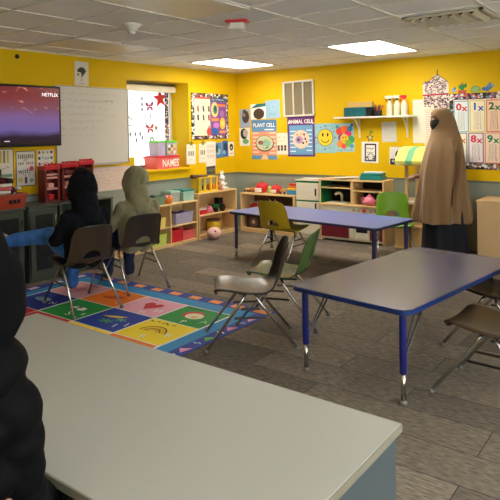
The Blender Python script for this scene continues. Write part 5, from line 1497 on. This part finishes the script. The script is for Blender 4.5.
# the standing woman, +X is the way she faces
def woman():
    t = thing('person', 'person in a long tan khimar and black mask standing by the times tables board', 'person', (3.645, -1.02, .0005), ang(219))
    hx, hz, s = .035, 1.60, 1.0
    chn, el = [], head_masses(hx, hz, s)
    chn.append([(hx - .03, 0, hz - .07, .05), (-.03, 0, 1.40, .055)])
    for q in (1, -1):
        chn.append([(-.03, q * .08, .92, .11), (-.04, q * .08, 1.12, .09), (-.03, q * .07, 1.28, .075), (-.03, q * .075, 1.35, .05)])
        chn.append([(-.03, q * .09, .90, .085), (-.02, q * .09, .50, .055), (-.03, q * .09, .09, .04)])
    lw_, rw_ = (.09, .05, 1.0), (.225, -.10, .985)
    for q, e_, w_ in ((1, (-.06, .14, 1.12), lw_), (-1, (-.02, -.15, 1.10), rw_)):
        chn.append([(-.03, q * .085, 1.33, .035), e_ + (.036,), w_ + (.027,)])
        c2, e2 = hand(w_, (1, .05, -.05), (0, .3, 1), .92, .55, -q)
        chn += c2; el += e2
    blob('body', chn, M['skin'], t, .007, 4, el)
    face_parts(t, hx, hz, s)
    # mask over nose and mouth
    b = MB(); rows = []
    for i in range(9):
        z = hz - .105 + i * .0135
        rows.append([V((hx + .005 + (.066 + .020 * math.sin(PI * i / 8)) * math.cos(a), (.068 + .004 * math.sin(PI * i / 8)) * math.sin(a), z)) for a in [(-1.45 + 2.9 * k / 16) for k in range(17)]])
    b.grid(rows); o = b.build('face_mask', M['black'], t, True); o.data.materials[0] = mat('black_mask_cloth', (14, 14, 16), .85)
    md = o.modifiers.new('thick', 'SOLIDIFY'); md.thickness = .004
    # khimar
    prof = [(1.728, .03, -.03, .03), (1.722, .068, -.065, .055), (1.70, .100, -.092, .080), (1.66, .122, -.120, .095), (1.61, .130, -.145, .100), (1.55, .125, -.165, .103), (1.49, .118, -.180, .110), (1.43, .130, -.200, .140),
            (1.37, .150, -.215, .175), (1.29, .178, -.225, .210), (1.18, .205, -.235, .235), (1.05, .230, -.245, .245), (.92, .245, -.255, .25), (.78, .262, -.265, .255), (.64, .275, -.275, .26), (.50, .285, -.285, .265)]
    N = 72; rows = []
    dense = catmull(prof, 4)
    for (z, f_, bk_, lat) in dense:
        row = []
        g = max(0, min(1, (1.42 - z) / .9))
        for k in range(N):
            a = 2 * PI * k / N
            cx_, rx_ = (f_ + bk_) / 2, (f_ - bk_) / 2
            rg = lambda n, ph: (1 - abs(math.sin(n * a / 2 + ph))) ** 1.6
            r = .97 + g * (.27 * rg(7, .8 + z * .7) + .20 * rg(11, 2.1 - z * 1.1) + .08 * rg(19, z * 2)) - .11 * g
            p = V((cx_ + rx_ * r * math.cos(a), lat * r * math.sin(a), z + g * .010 * math.sin(5 * a)))
            if p.y > .05 and z < 1.40:      # arm under the cloth on her left side, with a deep fold below it
                u = (1.34 - z) / .75
                xc = -.10 + .10 * u
                p.y += .075 * math.exp(-((p.x - xc - .055) / .04) ** 2) * max(0, 1 - abs(u - .35) * 1.6)
                p.y -= .13 * math.exp(-((p.x - xc) / .026) ** 2) * max(0, min(1, 1.3 - u)) * max(0, min(1, u * 5))
                p.y -= .07 * math.exp(-((p.x - xc + .09 + .05 * u) / .022) ** 2) * max(0, min(1, u * 3))
            row.append(p)
        rows.append(row)
    b = MB(); b.grid(rows, close=True)
    kill = []
    for f in b.bm.faces:
        c = f.calc_center_median()
        if c.x > .0 and ((c.y / .083) ** 2 + ((c.z - 1.585) / .092) ** 2) < 1: kill.append(f)
    bmesh.ops.delete(b.bm, geom=kill, context='FACES')
    b.bm.faces.new([e for e in [v for v in b.bm.verts if abs(v.co.z - dense[0][0]) < 1e-5]][:N]) if False else None
    o = b.build('khimar', M['khimar'], t, True)
    md = o.modifiers.new('thick', 'SOLIDIFY'); md.thickness = .005; md.offset = -1
    md = o.modifiers.new('sub', 'SUBSURF'); md.levels = 1; md.render_levels = 1
    b = MB(); b.ell((-.014, 0, 1.722), (.05, .05, .012)); b.build('khimar_crown', M['khimar'], t, True)
    # skirt
    rows = []
    for (z, f_, bk_, lat) in ((.95, .15, -.20, .17), (.75, .19, -.23, .19), (.5, .205, -.245, .215), (.25, .22, -.26, .235), (.03, .235, -.275, .25)):
        rows.append([V(((f_ + bk_) / 2 + (f_ - bk_) / 2 * (1 + .05 * math.sin(9 * 2 * PI * k / 60)) * math.cos(2 * PI * k / 60), lat * (1 + .05 * math.sin(9 * 2 * PI * k / 60 + z)) * math.sin(2 * PI * k / 60), z)) for k in range(60)])
    b = MB(); b.grid(rows, close=True, cap=True); b.build('skirt', M['abaya'], t, True)
    for q in (1, -1): shoe(t, (-.02, q * .09, .04), (1, q * .1, 0), M['shoe_b'], 1.05)
woman()

# ------------------------------------------------------------------ daylight, camera, view
w = bpy.data.worlds.new('daylight'); SC.world = w; w.use_nodes = True
bg = w.node_tree.nodes['Background']; bg.inputs[0].default_value = (0.92, 0.97, 1.0, 1); bg.inputs[1].default_value = 5.2

cam = bpy.data.cameras.new('camera'); co = bpy.data.objects.new('camera', cam); COL.objects.link(co)
f_px, yaw, pit, rol = 584.249358, -0.643734236, -0.018839538, -0.01690886
fw = V((math.sin(yaw) * math.cos(pit), math.cos(yaw) * math.cos(pit), math.sin(pit)))
r_ = V((math.cos(yaw), -math.sin(yaw), 0)); u_ = r_.cross(fw)
r2 = r_ * math.cos(rol) + u_ * math.sin(rol); u2 = -r_ * math.sin(rol) + u_ * math.cos(rol)
co.matrix_world = Matrix(((r2.x, u2.x, -fw.x, 5.782243), (r2.y, u2.y, -fw.y, -7.339342), (r2.z, u2.z, -fw.z, 1.524542), (0, 0, 0, 1)))
cam.sensor_fit = 'HORIZONTAL'; cam.sensor_width = 36; cam.lens = f_px / 500 * 36
cam.shift_y = -108.8832 / 500
cam.clip_start = .05
SC.camera = co
SC.view_settings.view_transform = 'Standard'; SC.view_settings.look = 'None'
SC.view_settings.exposure = 1.2; SC.view_settings.gamma = 1.0; SC.view_settings.use_curve_mapping = False
